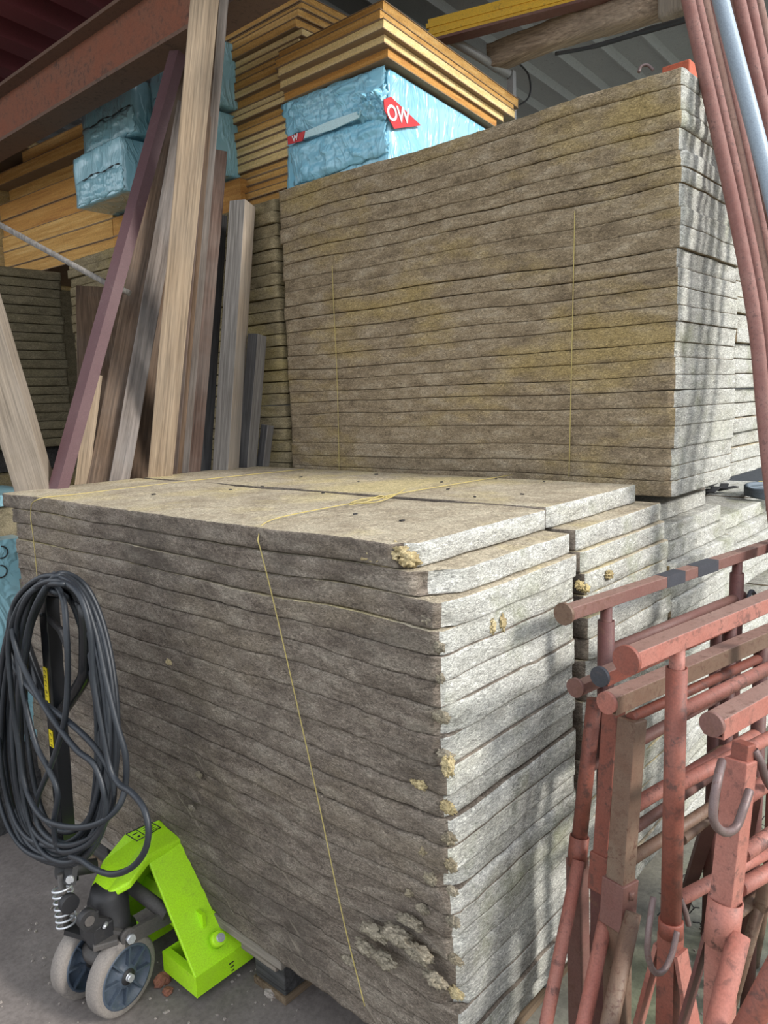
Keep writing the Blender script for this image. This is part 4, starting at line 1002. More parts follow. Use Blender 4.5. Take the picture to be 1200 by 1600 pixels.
# pump block and turntable
px_, py_ = -0.185, YC+0.005
mb = MB(); mb.lathe((px_, py_, 0.165), (0, 0, 1), [(0, 0), (0, 0.062), (0.02, 0.066), (0.028, 0.052), (0.11, 0.052), (0.125, 0.045), (0.145, 0.04), (0.145, 0)], 28); pump = mb.build('pump_cylinder', M['black_matt'], tr)
mb = MB(); mb.box((px_-0.075, py_-0.062, 0.20), (px_-0.02, py_+0.02, 0.255)); mb.box((px_-0.075, py_-0.062, 0.255), (px_-0.055, py_-0.02, 0.30)); mb.build('valve_block', M['black_matt'], pump, bevel=0.004)
mb = MB(); mb.cyl((px_-0.085, py_+0.03, 0.29), (px_-0.085, py_+0.05, 0.29), 0.024, 24); mb.build('pivot_lug', M['black_matt'], pump); mb = MB(); mb.cyl((px_-0.085, py_-0.066, 0.29), (px_-0.085, py_-0.046, 0.29), 0.024, 24); mb.bar((px_-0.085, py_-0.056, 0.28), (px_-0.04, py_-0.05, 0.245), 0.036, 0.018, up=(0, 1, 0)); mb.build('pivot_lug', M['black_matt'], pump)
mb = MB(); mb.cyl((px_-0.085, py_-0.070, 0.29), (px_-0.085, py_-0.066, 0.29), 0.013, 16); mb.build('pivot_pin', M['steel_dusty'], pump)
mb = MB(); mb.bar((px_-0.075, py_-0.05, 0.205), (px_-0.02, py_-0.075, 0.205), 0.03, 0.016); mb.build('clamp', M['steel_dusty'], pump, bevel=0.003)
# grease nipple
q = PX(166, 1443, d=1.93); mb = MB(); mb.cyl(q, q+Vector((-0.012, -0.010, 0.0)), 0.006, 10, r2=0.004); mb.build('grease_nipple', M['zinc'], pump)
# fork bracket over the wheels
wax = Vector((-0.20, 0.98, 0)).normalized()
WC = PX(190, 1522, d=1.965); WC.z = 0.1005
WC2 = WC+wax*0.135
mid = (WC+WC2)/2
mb = MB(); mb.lathe((px_, py_, 0.135), (0, 0, 1), [(0, 0), (0, 0.075), (0.016, 0.075), (0.03, 0.062), (0.03, 0)], 28); tt = mb.build('turntable', M['steel_dusty'], tr)
mb = MB(); 
for sg, Wp in ((-1, WC+wax*0.028), (1, WC2-wax*0.028)):
    pass
mb.bar(mid+Vector((0, 0, 0.0)), mid+Vector((0.02, 0, 0.045)), 0.045, 0.06, up=(1, 0, 0)); mb.bar(mid+Vector((0.02, 0, 0.045)), Vector((px_, py_, 0.14)), 0.05, 0.06, up=(1, 0, 0)); mb.build('axle_bracket', M['steel_dusty'], tr)
mb = MB(); mb.cyl(WC-wax*0.03, WC2+wax*0.03, 0.010, 14); mb.build('axle', M['zinc'], tr)
def wheel(cn, nm):
    t = wax; wz = MB()
    wz.lathe(cn, t, [(-0.022, 0.078), (-0.023, 0.092), (-0.017, 0.0985), (0, 0.1), (0.017, 0.0985), (0.023, 0.092), (0.022, 0.078), (-0.022, 0.078)], 44)
    ty = wz.build('wheel', M['tyre'], tr)
    h = MB(); h.lathe(cn, t, [(-0.021, 0.080), (-0.024, 0.079), (-0.024, 0.073), (-0.014, 0.071), (-0.014, 0.030), (-0.024, 0.028), (-0.024, 0.012), (0.024, 0.012), (0.024, 0.028), (0.014, 0.03), (0.014, 0.071), (0.024, 0.073), (0.024, 0.079), (0.021, 0.080), (-0.021, 0.080)], 44)
    u = Vector((0, 0, 1)); s = t.cross(u)
    for k in range(8):
        a = 2*PI*k/8+0.2; d = u*math.cos(a)+s*math.sin(a)
        for o_x in (-0.0195, 0.0195): h.bar(cn+d*0.026+t*o_x, cn+d*0.075+t*o_x, 0.005, 0.011, up=tuple(t))
    h.build('hub', M['wheel_blue'], ty)
    b2 = MB(); b2.lathe(cn, t, [(-0.027, 0), (-0.027, 0.020), (-0.022, 0.021), (0.022, 0.021), (0.027, 0.02), (0.027, 0)], 24); b2.build('bearing', M['black_matt'], ty)
    b3 = MB(); b3.cyl(cn-t*0.038, cn-t*0.026, 0.0095, 14); b3.build('axle_end', M['zinc'], ty)
    return ty
wheel(WC, 'a'); wheel(WC2, 'b')
s0_ = PX(105, 1447, d=1.98)
# link bars from turntable to forks
q1 = PX(200, 1463, d=1.955)
mb = MB(); mb.bar(q1+Vector((-0.012, -0.004, 0)), Vector((0.06, q1.y+0.02, q1.z-0.035)), 0.010, 0.040); mb.cyl(q1+Vector((0, -0.008, 0)), q1+Vector((0, 0.006, 0)), 0.022, 20); lk = mb.build('link_bar', M['steel_dusty'], tr)
mb = MB(); mb.cyl(q1+Vector((0, -0.020, 0)), q1+Vector((0, -0.008, 0)), 0.0125, 6); mb.build('hex_bolt', M['zinc'], lk)
mb = MB(); mb.bar(q1+Vector((-0.01, 0.012, 0.006)), Vector((px_-0.07, py_-0.005, q1.z+0.030)), 0.012, 0.022); mb.build('lift_yoke', M['steel_dusty'], tr)
mb = MB(); mb.bar((px_-0.04, py_-0.01, 0.19), s0_+Vector((0.0, 0, -0.006)), 0.034, 0.014); mb.build('spring_seat', M['black_matt'], tr)
# push rod between arms
mb = MB(); mb.cyl(PX(205, 1385, d=2.08), PX(262, 1428, d=2.04), 0.019, 18); mb.build('push_rod', M['steel_dusty'], tr)
# coil spring
s0 = PX(105, 1447, d=1.98); s1 = PX(97, 1383, d=1.98); axs = (s1-s0); Ls = axs.length; axs.normalize(); uu = axs.orthogonal().normalized(); ww = axs.cross(uu)
pts = []
for k in range(150):
    t = k/149; ang = 2*PI*7*t
    hh = 0.012*t/0.12 if t < 0.12 else 0.012+(Ls-0.024)*(t-0.12)/0.76 if t < 0.88 else Ls-0.012+0.012*(t-0.88)/0.12
    pts.append(s0+axs*hh+(uu*math.cos(ang)+ww*math.sin(ang))*0.0245)
mb = MB(); mb.tube(pts, 0.0030, 8); mb.build('coil_spring', M['zinc'], tr)
mb = MB(); mb.cyl(s0-axs*0.01, s1+axs*0.03, 0.009, 14); mb.build('spring_rod', M['steel_dusty'], tr)
# handle foot brackets
hb = PX(112, 1372, d=2.0)
mb = MB(); mb.cyl(PX(88, 1362, d=2.0), PX(150, 1352, d=2.06), 0.019, 20); mb.bar(PX(108, 1382, d=1.96), PX(113, 1345, d=1.98), 0.05, 0.014, up=(1, 0, 0)); mb.build('handle_bracket', M['black_matt'], tr)
mb = MB(); q = PX(110, 1372, d=1.95); mb.cyl(q, q+Vector((-0.006, -0.008, 0)), 0.010, 14); mb.build('bracket_pin', M['zinc'], tr)
# handle pole and loop
hx = -0.215
def HP(px, py, off=0.0): return PX(px, py, x=hx+off)
pole_t = HP(75, 925); pole_b = HP(108, 1375)
hd_ = MB(); hd_.bar(pole_b, pole_t, 0.042, 0.036, up=(1, 0, 0)); hpole = hd_.build('handle_pole', M['black_gloss'], tr, bevel=0.002)
loop = spline([HP(92, 1118), HP(112, 1090), HP(131, 1058), HP(134, 1030), HP(134, 985), HP(131, 955), HP(120, 935), HP(100, 926), HP(78, 924), HP(58, 926), HP(42, 936), HP(34, 955), HP(35, 985), HP(40, 1010), HP(58, 1060), HP(74, 1095), HP(84, 1118)], 6)
mb = MB(); mb.tube(loop, 0.0165, 14); mb.build('handle_loop', M['black_gloss'], tr)
mb = MB(); mb.bar(HP(76, 965, -0.03), HP(95, 985, -0.035), 0.016, 0.012, up=(1, 0, 0)); mb.bar(HP(95, 984, -0.035), HP(106, 1010, -0.035), 0.018, 0.014, up=(1, 0, 0)); mb.build('release_lever', M['black_matt'], tr, bevel=0.003)
mb = MB(); q = HP(58, 962, -0.02); mb.cyl(q, q+Vector((-0.008, 0, 0)), 0.005, 10); mb.build('lever_bolt', M['zinc'], tr)
# yellow labels on the pole's left edge with small dark rotated letters
axp = (pole_t-pole_b).normalized(); spx = axp.cross(Vector((1, 0, 0))).normalized()
for k, (ya, yb2) in enumerate([(1043, 1098), (1141, 1167)]):
    A = HP(70 if k == 0 else 79, ya, -0.0195); B = HP(74.5 if k == 0 else 81, yb2, -0.0195)
    lb = MB().bar(A, B, 0.021, 0.0012, up=(1, 0, 0)).build('yellow_label', M['label_yellow'], hpole)
    mb = MB(); n_ = 7 if k == 0 else 3
    for j in range(n_):
        c = lerp(A, B, (j+0.6)/n_)+Vector((-0.0012, 0, 0)); sd_ = (B-A).normalized().cross(Vector((1, 0, 0))).normalized()
        L = 0.0032
        dn = (B-A).normalized()
        mb.bar(c-sd_*0.005, c+sd_*0.005, 0.0016, 0.0004, up=(1, 0, 0))
        if j % 2 == 0: mb.bar(c+sd_*0.004, c+sd_*0.004+dn*0.006, 0.0016, 0.0004, up=(1, 0, 0))
        if j % 3 == 1: mb.bar(c-sd_*0.004+dn*0.005, c+sd_*0.003+dn*0.005, 0.0014, 0.0004, up=(1, 0, 0))
    mb.build('label_print', M['ink'], lb)

# ------------------------------------------------------------------ cable coil hung on the handle
def cpt(px, py, off): return PX(px, py, x=hx+off)
loops = []
rc = random.Random(21)
def loop_pts(L, T, R, B, off, sh=0.0, n=16, kink=0.0):
    """hanging ring: L left px, T top py, R right px, B bottom py; wide below, narrow above"""
    out = []
    cx = (L+R)/2
    for k in range(n):
        a = 2*PI*k/n-PI/2
        c, s = math.cos(a), math.sin(a)
        y = (T+B)/2+(B-T)/2*s
        wd = (R-L)/2
        shape = math.copysign(abs(c)**0.8, c)
        lower = (s+1)/2
        x = cx+wd*shape*(0.80+0.20*lower)+sh*lower+kink*math.sin(3*a)
        o2 = off+(0.095 if c > 0 else 0.0)*min(1.0, c*1.6 if c > 0 else 0)*(1-lower*0.75)
        out.append((x, y, o2+rc.uniform(-0.006, 0.006)))
    return out
path = []
spec = [(-2, 897, 172, 1352, -.045, 14), (2, 903, 166, 1346, -.055, 16), (8, 909, 160, 1338, -.065, 10), (13, 918, 152, 1330, -.075, 12), (20, 915, 160, 1318, -.050, 14),
        (-8, 901, 178, 1340, -.060, 8), (24, 926, 148, 1300, -.065, 20), (6, 900, 172, 1326, -.085, 12), (-14, 905, 165, 1322, -.08, 6),
        (-10, 899, 186, 1350, -.07, 6), (-22, 908, 176, 1344, -.075, 6), (0, 906, 184, 1336, -.05, 8), (16, 912, 170, 1348, -.09, 10), (-4, 896, 192, 1330, -.055, 2)]
for (L, T, R_, B, off, sh) in spec:
    path += loop_pts(L, T, R_, B, off, sh, kink=rc.uniform(-3, 3))
# crossing strands
path += [(70, 905, -.06), (30, 930, -.09), (14, 980, -.09), (22, 1040, -.095), (60, 1090, -.10), (110, 1130, -.10), (150, 1170, -.09), (176, 1220, -.08), (172, 1270, -.08), (140, 1310, -.09), (95, 1320, -.10), (60, 1290, -.10),
         (58, 1250, -.10), (80, 1195, -.105), (100, 1130, -.11), (106, 1060, -.10), (104, 990, -.09), (98, 935, -.07), (80, 912, -.07), (45, 930, -.10), (25, 985, -.10), (34, 1070, -.105),
         (55, 1160, -.11), (75, 1200, -.11), (90, 1240, -.11), (84, 1290, -.11), (95, 1330, -.10), (140, 1318, -.10), (166, 1270, -.10), (150, 1200, -.10), (118, 1170, -.11), (80, 1120, -.115),
         (50, 1070, -.11), (24, 1010, -.11), (20, 950, -.10), (50, 910, -.09), (88, 900, -.075), (125, 925, -.075), (148, 985, -.07), (165, 1060, -.07), (182, 1130, -.07), (196, 1180, -.065), (196, 1225, -.065),
         (184, 1262, -.085), (150, 1288, -.11), (105, 1292, -.12), (65, 1276, -.12), (40, 1230, -.115), (28, 1160, -.115), (18, 1080, -.115), (14, 1000, -.11), (34, 940, -.10), (75, 908, -.085), (118, 922, -.085), (140, 980, -.085),
         (146, 1060, -.085), (160, 1140, -.085), (172, 1200, -.085), (186, 1225, -.085), (205, 1238, -.09), (224, 1262, -.095), (232, 1296, -.10), (226, 1330, -.105), (205, 1356, -.11), (175, 1366, -.115), (148, 1358, -.115), (128, 1345, -.115), (110, 1338, -.10)]
pts = spline([cpt(*p) for p in path], 7)
mb = MB(); mb.tube(pts, 0.0068, 8)
tag(mb.build('cable_coil', M['cable_rubber']), 'black rubber cable coil hung over the pallet truck handle', 'cable')

# ------------------------------------------------------------------ trestles
def trestle(label, P, far, posts, mats, rail, kind):
    pass
def rail_parts(root, P, u, L, wdt, hgt, mat, capmat, cap_r, patch=None, disc_up=0.0):
    mb = MB(); P = Vector(P); u = Vector(u)
    s = u.cross(Vector((0, 0, 1))).normalized()
    A = P+u*0.004; B = P+u*L; t = 0.004
    # square tube open at the end
    prof = [(-wdt/2, -hgt/2), (wdt/2, -hgt/2), (wdt/2, hgt/2), (-wdt/2, hgt/2)]
    ip = [(a-math.copysign(t, a), c-math.copysign(t, c)) for a, c in prof]
    Z = Vector((0, 0, 1)); vs = []
    for Q, pr in ((A, prof), (B, prof), (B, ip), (A, ip)): vs += [Q+s*a+Z*c for a, c in pr]
    fs = []
    for r_ in range(4):
        for k in range(4): fs.append((r_*4+k, r_*4+(k+1) % 4, ((r_+1) % 4)*4+(k+1) % 4, ((r_+1) % 4)*4+k))
    mb.add(vs, fs); mb.mi[2] = 1; rl = mb.build('top_rail', [mat, M['rail_top']], root, bevel=0.0015)
    for Q, d in ((P, -1), (B, 1)):
        mb = MB(); c0 = Q+Z*disc_up; mb.cyl(c0+u*d*0.005, c0-u*d*0.003, cap_r*1.10, 32); mb.build('end_cap', capmat, rl)
    if patch:
        for (a, b2, pm) in patch:
            mb = MB(); mb.bar(P+u*a, P+u*b2, wdt+0.0012, hgt+0.0012); mb.build('paint_patch', pm, rl)
    return rl
Zv = Vector((0, 0, 1))
def udir(P, far): 
    d = Vector(far)-Vector(P); d.z = 0; return d.normalized()
def hook(root, pts, r=0.0055, mat='hook_steel'):
    mb = MB(); mb.tube(spline(pts, 7), r, 10); return mb.build('hook_pin', M[mat], root)
TG = 'red steel trestles beside the front stack'

# T1: dark rail nearest the slabs
P1 = PX(882, 959, d=1.5); far = PX(1200, 853, z=P1.z); u1 = udir(P1, far)
t1 = thing('steel_trestle', (P1.x, P1.y, 0), 'dark rusty red trestle nearest the slabs, its rail with a black painted stretch', 'trestle', TG)
rail_parts(t1, P1, u1, 1.22, 0.030, 0.026, M['rust_red'], M['rust_brown'], 0.0205, patch=[(0.36, 0.44, M['black_patch']), (0.50, 0.60, M['black_patch'])])
def H1(px, py): return on_plane(px, py, P1, u1)
for px, py in ((947, 968), (1152, 882)):
    q = H1(px, py); top_ = Vector((q.x, q.y, P1.z-0.013))
    mb = MB(); mb.cyl(top_, (q.x, q.y, 0.5), 0.0125, 20); po = mb.build('post', M['dark_red'], t1)
    mb = MB(); mb.pipe((q.x, q.y, P1.z-0.045), (q.x, q.y, 0.40), 0.0175, 0.003); mb.build('sleeve', M['dark_red'], po)
    for sg in (-1, 1):
        sgn = u1.cross(Zv)*sg
        mb = MB(); mb.bar(Vector((q.x, q.y, 0.42))+sgn*0.01, Vector((q.x, q.y, 0.0))+sgn*0.055+Zv*0.002, 0.024, 0.012, up=tuple(u1)); mb.build('leg', M['dark_red'], t1)
q0 = H1(947, 1018); q1_ = H1(1160, 930)
mb = MB(); mb.cyl(q0, q1_, 0.0125, 16); mb.build('crossbar', M['rust_red'], t1)
mb = MB(); mb.cyl(Vector((q0.x, q0.y, 0.55)), Vector((q1_.x, q1_.y, 0.55)), 0.0125, 16); mb.build('crossbar', M['rust_red'], t1)
q = H1(1158, 938); hook(t1, [q+Vector((-.02, -.02, -.01)), q+Vector((-.025, -.024, .015)), q+Vector((0, -.024, .028)), q+Vector((.03, -.024, .012)), q+Vector((.04, -.02, -.012))], mat='black_patch')

# T2: pink big rail in the middle
P2 = PX(980, 1031, d=1.22); far = PX(1200, 939, z=P2.z); u2 = udir(P2, far)
t2 = thing('steel_trestle', (P2.x, P2.y, 0), 'red trestle with the large pink round-capped rail and round upright in the middle', 'trestle', TG)
rail_parts(t2, P2, u2, 1.15, 0.034, 0.030, M['pink_paint'], M['red_paint'], 0.0222)
def H2(px, py): return on_plane(px, py, P2, u2)
q = H2(1058, 1020); cz = H2(1040, 1440).z
mb = MB(); mb.cyl((q.x, q.y, P2.z-0.015), (q.x, q.y, P2.z-0.10), 0.0135, 20); mb.build('inner_post', M['pink_paint'], t2)
mb = MB(); mb.pipe((q.x, q.y, P2.z-0.052), (q.x, q.y, cz-0.01), 0.0185, 0.003); mb.build('post', M['red_paint'], t2)
mb = MB(); mb.lathe((q.x, q.y, cz-0.035), (0, 0, 1), [(0, 0.0185), (0, 0.0225), (0.028, 0.0225), (0.03, 0.021), (0.03, 0.0185)], 22); mb.build('collar', M['red_paint'], t2)
sid = u2.cross(Zv)
mb = MB(); mb.bar(Vector((q.x, q.y, cz-0.03)), Vector((q.x, q.y, 0.05))-sid*0.0, 0.034, 0.034, up=tuple(u2)); mb.build('lower_post', M['red_paint'], t2)
for sg in (-1, 1):
    mb = MB(); mb.bar(Vector((q.x, q.y, cz-0.06))+sid*sg*0.020, Vector((q.x, q.y, 0.002))+sid*sg*0.13, 0.036, 0.008, up=tuple(sid)); mb.build('leg', M['pink_paint'], t2)
qf = H2(1225, 940)
mb = MB(); mb.pipe((qf.x, qf.y, P2.z-0.04), (qf.x, qf.y, 0.45), 0.0185, 0.003); mb.build('post', M['red_paint'], t2)
for sg in (-1, 1):
    mb = MB(); mb.cyl(Vector((qf.x, qf.y, 0.47))+sid*sg*0.01, Vector((qf.x, qf.y, 0.004))+sid*sg*0.10, 0.0135, 14); mb.build('leg', M['rust_brown'], t2)
for (a, b2, rr_, mt) in (((1062, 1112), (1225, 1032), 0.0130, 'pink_paint'), ((1060, 1226), (1220, 1143), 0.0130, 'pink_paint'), ((1056, 1408), (1225, 1318), 0.0130, 'pink_paint')):
    mb = MB(); mb.cyl(H2(*a), H2(*b2), rr_, 16); mb.build('crossbar', M[mt], t2)
sv = -sid if sid.y > 0 else sid           # sideways, towards the camera side
def off2(px, py, k): return on_plane(px, py, Vector(P2)+sv*k, u2)
hook(t2, [off2(1021, 1402, .012), off2(1014, 1450, .024), off2(1012, 1490, .026), off2(1022, 1518, .028), off2(1037, 1516, .028), off2(1050, 1490, .028), off2(1058, 1455, .024)])
hook(t2, [off2(1063, 1404, .012), off2(1070, 1422, .018), off2(1076, 1445, .018)], r=0.005)

# T3, T4, T5: three narrow trestles standing close behind
def narrow(Px, d, farpx, label, railmat, capmat, cap_r, rw, rh, post, disc_up=0.004):
    P = PX(*Px, d=d)
    u = udir(P, PX(*farpx, z=P.z)); e = thing('steel_trestle', (P.x, P.y, 0), label, 'trestle', TG)
    rail_parts(e, P, u, 1.1, rw, rh, railmat, capmat, cap_r, disc_up=disc_up)
    return P, u, e
P3, u3, t3 = narrow((900, 1077), 1.56, (1110, 985), 'red round-post trestle with a plain rusty rail cap, hard against the slab ends', M['rust_red'], M['rust_red'], 0.0185, 0.026, 0.024, None)
P4, u4, t4 = narrow((938, 1060), 1.49, (1130, 975), 'red square-post trestle with the black rail cap', M['red_paint'], M['black_patch'], 0.0185, 0.030, 0.030, None)
P5, u5, t5 = narrow((949, 1101), 1.40, (1200, 992), 'brown rusty trestle with an open square rail and pink cap', M['rust_brown'], M['pink_paint'], 0.0190, 0.036, 0.036, None)
def leaning_post(e, P, u, a, b2, w_, mat, square, name='post', off=0.0):
    sidv = u.cross(Zv); sidv = -sidv if sidv.y > 0 else sidv
    A = on_plane(*a, Vector(P)+sidv*off, u); B = on_plane(*b2, Vector(P)+sidv*off, u)
    mb = MB()
    if square: mb.bar(A, B, w_, w_, up=tuple(u))
    else: mb.cyl(A, B, w_/2, 18)
    return mb.build(name, M[mat], e, bevel=0.002 if square else 0.0), A, B
# T3 round post, collar, leg
po, A, B = leaning_post(t3, P3, u3, (929, 1092), (905, 1312), 0.033, 'red_paint', False)
ax = (B-A).normalized()
mb = MB(); mb.pipe(B-ax*0.008, B+ax*0.055, 0.0205, 0.003); mb.build('collar', M['red_paint'], t3)
mb = MB(); mb.bar(B+ax*0.04, Vector((B.x, B.y-0.005, 0.003)), 0.034, 0.034, up=tuple(u3)); mb.build('lower_post', M['rust_red'], t3)
s3 = u3.cross(Zv); s3 = -s3 if s3.y > 0 else s3
L0 = B+ax*0.035+s3*0.012-u3*0.012; L1 = on_plane(853, 1600, Vector(P3)+s3*0.05, u3); dl = (L1-L0).normalized(); 
mb = MB(); mb.cyl(L0, L0+dl*((L0.z-0.012)/-dl.z), 0.0135, 16); mb.build('leg', M['pink_paint'], t3)
far3 = on_plane(1120, 1000, P3, u3); mb = MB(); mb.cyl((far3.x, far3.y, P3.z-0.01), (far3.x, far3.y, 0.003), 0.0165, 16); mb.build('post', M['dark_red'], t3)
mb = MB(); mb.cyl(on_plane(918, 1200, P3, u3), Vector((far3.x, far3.y, on_plane(918, 1200, P3, u3).z)), 0.0115, 14); mb.build('crossbar', M['rust_red'], t3)
# T4 square post
po, A, B = leaning_post(t4, P4, u4, (961, 1085), (944, 1335), 0.034, 'red_paint', True)
ax = (B-A).normalized()
mb = MB(); mb.bar(B-ax*0.005, B+ax*0.075, 0.042, 0.042, up=tuple(u4)); mb.build('collar', M['red_paint'], t4, bevel=0.002)
mb = MB(); mb.bar(B+ax*0.07, Vector((B.x, B.y, 0.003)), 0.034, 0.034, up=tuple(u4)); mb.build('lower_post', M['dark_red'], t4)
s4 = u4.cross(Zv); s4 = -s4 if s4.y > 0 else s4
L0 = B+ax*0.03+s4*0.028; L1 = on_plane(912, 1600, Vector(P4)+s4*0.07, u4); dl = (L1-L0).normalized()
mb = MB(); mb.cyl(L0, L0+dl*((L0.z-0.012)/-dl.z), 0.0145, 16); mb.build('leg', M['pink_paint'], t4)
q = B+s4*0.026
hook(t4, [q+Vector((-.03, 0, .035)), q+Vector((-.022, -.008, .028)), q+Vector((0.0, -.014, .010)), q+Vector((.02, -.014, -.006))], r=0.0055)
far4 = on_plane(1140, 980, P4, u4); mb = MB(); mb.cyl((far4.x, far4.y, P4.z-0.01), (far4.x, far4.y, 0.003), 0.0165, 16); mb.build('post', M['dark_red'], t4)
zc = on_plane(958, 1180, P4, u4)
mb = MB(); mb.cyl(zc, Vector((far4.x, far4.y, zc.z)), 0.013, 14); mb.build('crossbar', M['rust_red'], t4)
zc = on_plane(950, 1290, P4, u4)
mb = MB(); mb.cyl(zc, Vector((far4.x, far4.y, zc.z)), 0.013, 14); mb.build('crossbar', M['rust_brown'], t4)
# T5 rusty square post
po, A, B = leaning_post(t5, P5, u5, (988, 1122), (969, 1378), 0.040, 'rust_brown', True)
ax = (B-A).normalized()
mb = MB(); mb.bar(B-ax*0.008, B+ax*0.085, 0.050, 0.050, up=tuple(u5)); mb.build('collar', M['rust_red'], t5, bevel=0.002)
mb = MB(); mb.bar(B+ax*0.08, Vector((B.x, B.y, 0.003)), 0.040, 0.040, up=tuple(u5)); mb.build('lower_post', M['rust_brown'], t5, bevel=0.002)
s5 = u5.cross(Zv); s5 = -s5 if s5.y > 0 else s5
L0 = B+ax*0.045+s5*0.032; L1 = on_plane(952, 1600, Vector(P5)+s5*0.055, u5); dl = (L1-L0).normalized()
mb = MB(); mb.cyl(L0, L0+dl*((L0.z-0.012)/-dl.z), 0.0165, 16); mb.build('leg', M['rust_brown'], t5)
q = B+s5*0.026; mb = MB(); mb.cyl(q+ax*0.006, q+ax*0.022, 0.006, 10); mb.build('latch', M['rust_red'], t5)
far5 = on_plane(1190, 1000, P5, u5); mb = MB(); mb.cyl((far5.x, far5.y, P5.z-0.01), (far5.x, far5.y, 0.003), 0.0165, 16); mb.build('post', M['dark_red'], t5)
for (a, mt, r_) in (((985, 1122), 'red_paint', 0.0105), ((985, 1262), 'pink_paint', 0.0145), ((975, 1350), 'rust_brown', 0.0125)):
    zc = on_plane(*a, P5, u5); mb = MB(); mb.cyl(zc, Vector((far5.x, far5.y, zc.z)), r_, 14); mb.build('crossbar', M[mt], t5)

# T6: pink trestle at the right edge
P6 = PX(1113, 1137, d=1.16); far = PX(1200, 1088, z=P6.z); u6 = udir(P6, far)
t6 = thing('steel_trestle', (P6.x, P6.y, 0), 'pale pink trestle at the right edge with a thick U-shaped hook on its square post', 'trestle', TG)
rail_parts(t6, P6, u6, 1.1, 0.034, 0.034, M['pink_paint'], M['rust_red'], 0.0175, disc_up=0.006)
s6 = u6.cross(Zv); s6 = -s6 if s6.y > 0 else s6
def H6(px, py, k=0.0): return on_plane(px, py, Vector(P6)+s6*k, u6)
A = H6(1163, 1160); B = H6(1134, 1405); ax = (B-A).normalized()
mb = MB(); mb.bar(A, B+ax*0.03, 0.028, 0.028, up=tuple(u6)); mb.build('inner_post', M['red_paint'], t6, bevel=0.002)
At = H6(1158, 1185)
mb = MB(); mb.bar(At, B+ax*0.02, 0.038, 0.038, up=tuple(u6)); mb.build('post', M['pink_paint'], t6, bevel=0.002)
mb = MB(); mb.pipe(B-ax*0.0, B+ax*0.075, 0.0275, 0.003, 22); mb.build('collar', M['pink_paint'], t6)
mb = MB(); mb.bar(B+ax*0.06, Vector((B.x+0.0, B.y, 0.003)), 0.040, 0.036, up=tuple(u6)); mb.build('lower_post', M['pink_paint'], t6, bevel=0.002)
L0 = B+ax*0.045+s6*0.028; L1 = H6(1120, 1600, 0.045); dl = (L1-L0).normalized()
mb = MB(); mb.cyl(L0, L0+dl*((L0.z-0.013)/-dl.z), 0.017, 18); mb.build('leg', M['pink_paint'], t6)
L0 = B+ax*0.06-s6*0.02; mb = MB(); mb.bar(L0, Vector((B.x, B.y, 0.003))-s6*0.16, 0.034, 0.006, up=tuple(s6)); mb.build('leg', M['dark_red'], t6)
hook(t6, [H6(1128, 1190, .012), H6(1122, 1215, .028), H6(1115, 1255, .032), H6(1116, 1285, .034), H6(1132, 1300, .034), H6(1150, 1292, .034), H6(1162, 1262, .034), H6(1171, 1235, .030)], r=0.0068)
hook(t6, [H6(1178, 1172, .012), H6(1188, 1190, .02), H6(1196, 1215, .022), H6(1204, 1230, .02)], r=0.0068)
for a, b2 in (((1165, 1245), (1240, 1195)), ((1160, 1335), (1240, 1280)), ((1155, 1388), (1240, 1340))):
    mb = MB(); mb.cyl(H6(*a), H6(*b2), 0.0135, 16); mb.build('crossbar', M['pink_paint'], t6)
# a further trestle's slanted legs seen on the floor at the right
t7 = thing('steel_trestle', (0.85, -0.2, 0), 'dark trestle deep behind the pink trestle, only its slanted legs and low rungs in view', 'trestle', TG)
def leg7(a, da, b2, w_, mat, sq=True):
    A = PX(*a, d=da); B = PX(*b2, z=0.004)
    mb = MB()
    if sq: mb.bar(A, B, w_, w_*0.6)
    else: mb.cyl(A, B, w_/2, 16)
    mb.build('leg', M[mat], t7); return A, B
leg7((1198, 1365), 1.55, (1177, 1506), 0.030, 'rust_brown', False)
leg7((1118, 1255), 1.75, (1066, 1420), 0.032, 'dark_red')
leg7((1176, 1240), 1.65, (1140, 1440), 0.034, 'dark_red')
mb = MB(); mb.cyl(PX(1065, 1312, d=1.70), PX(1215, 1190, d=2.2), 0.0125, 14); mb.build('rung', M['rust_brown'], t7)
mb = MB(); mb.cyl(PX(1145, 1435, d=1.66), PX(1215, 1375, d=1.8), 0.012, 14); mb.build('rung', M['rust_brown'], t7)
q = PX(1177, 1503, z=0.0); mb = MB(); mb.cyl((q.x, q.y, 0.001), (q.x, q.y, 0.03), 0.017, 16, r2=0.0155); mb.build('foot', M['rust_brown'], t7)
# leg of the nearest trestle crossing the right lower corner
t8 = thing('steel_trestle', (0.2, -0.6, 0), 'red trestle leg crossing the lower right corner', 'trestle', TG)
A = PX(1230, 1490, d=1.05); B = PX(1165, 1610, d=1.12); dl = (B-A).normalized(); mb = MB(); mb.cyl(A-dl*0.25, A+dl*((A.z-0.015)/-dl.z), 0.0185, 18); mb.build('leg', M['red_paint'], t8)
A2 = A-dl*0.25; mb = MB(); mb.cyl(A2, (A2.x+0.02, A2.y, 0.002), 0.0185, 18); mb.build('post', M['red_paint'], t8)

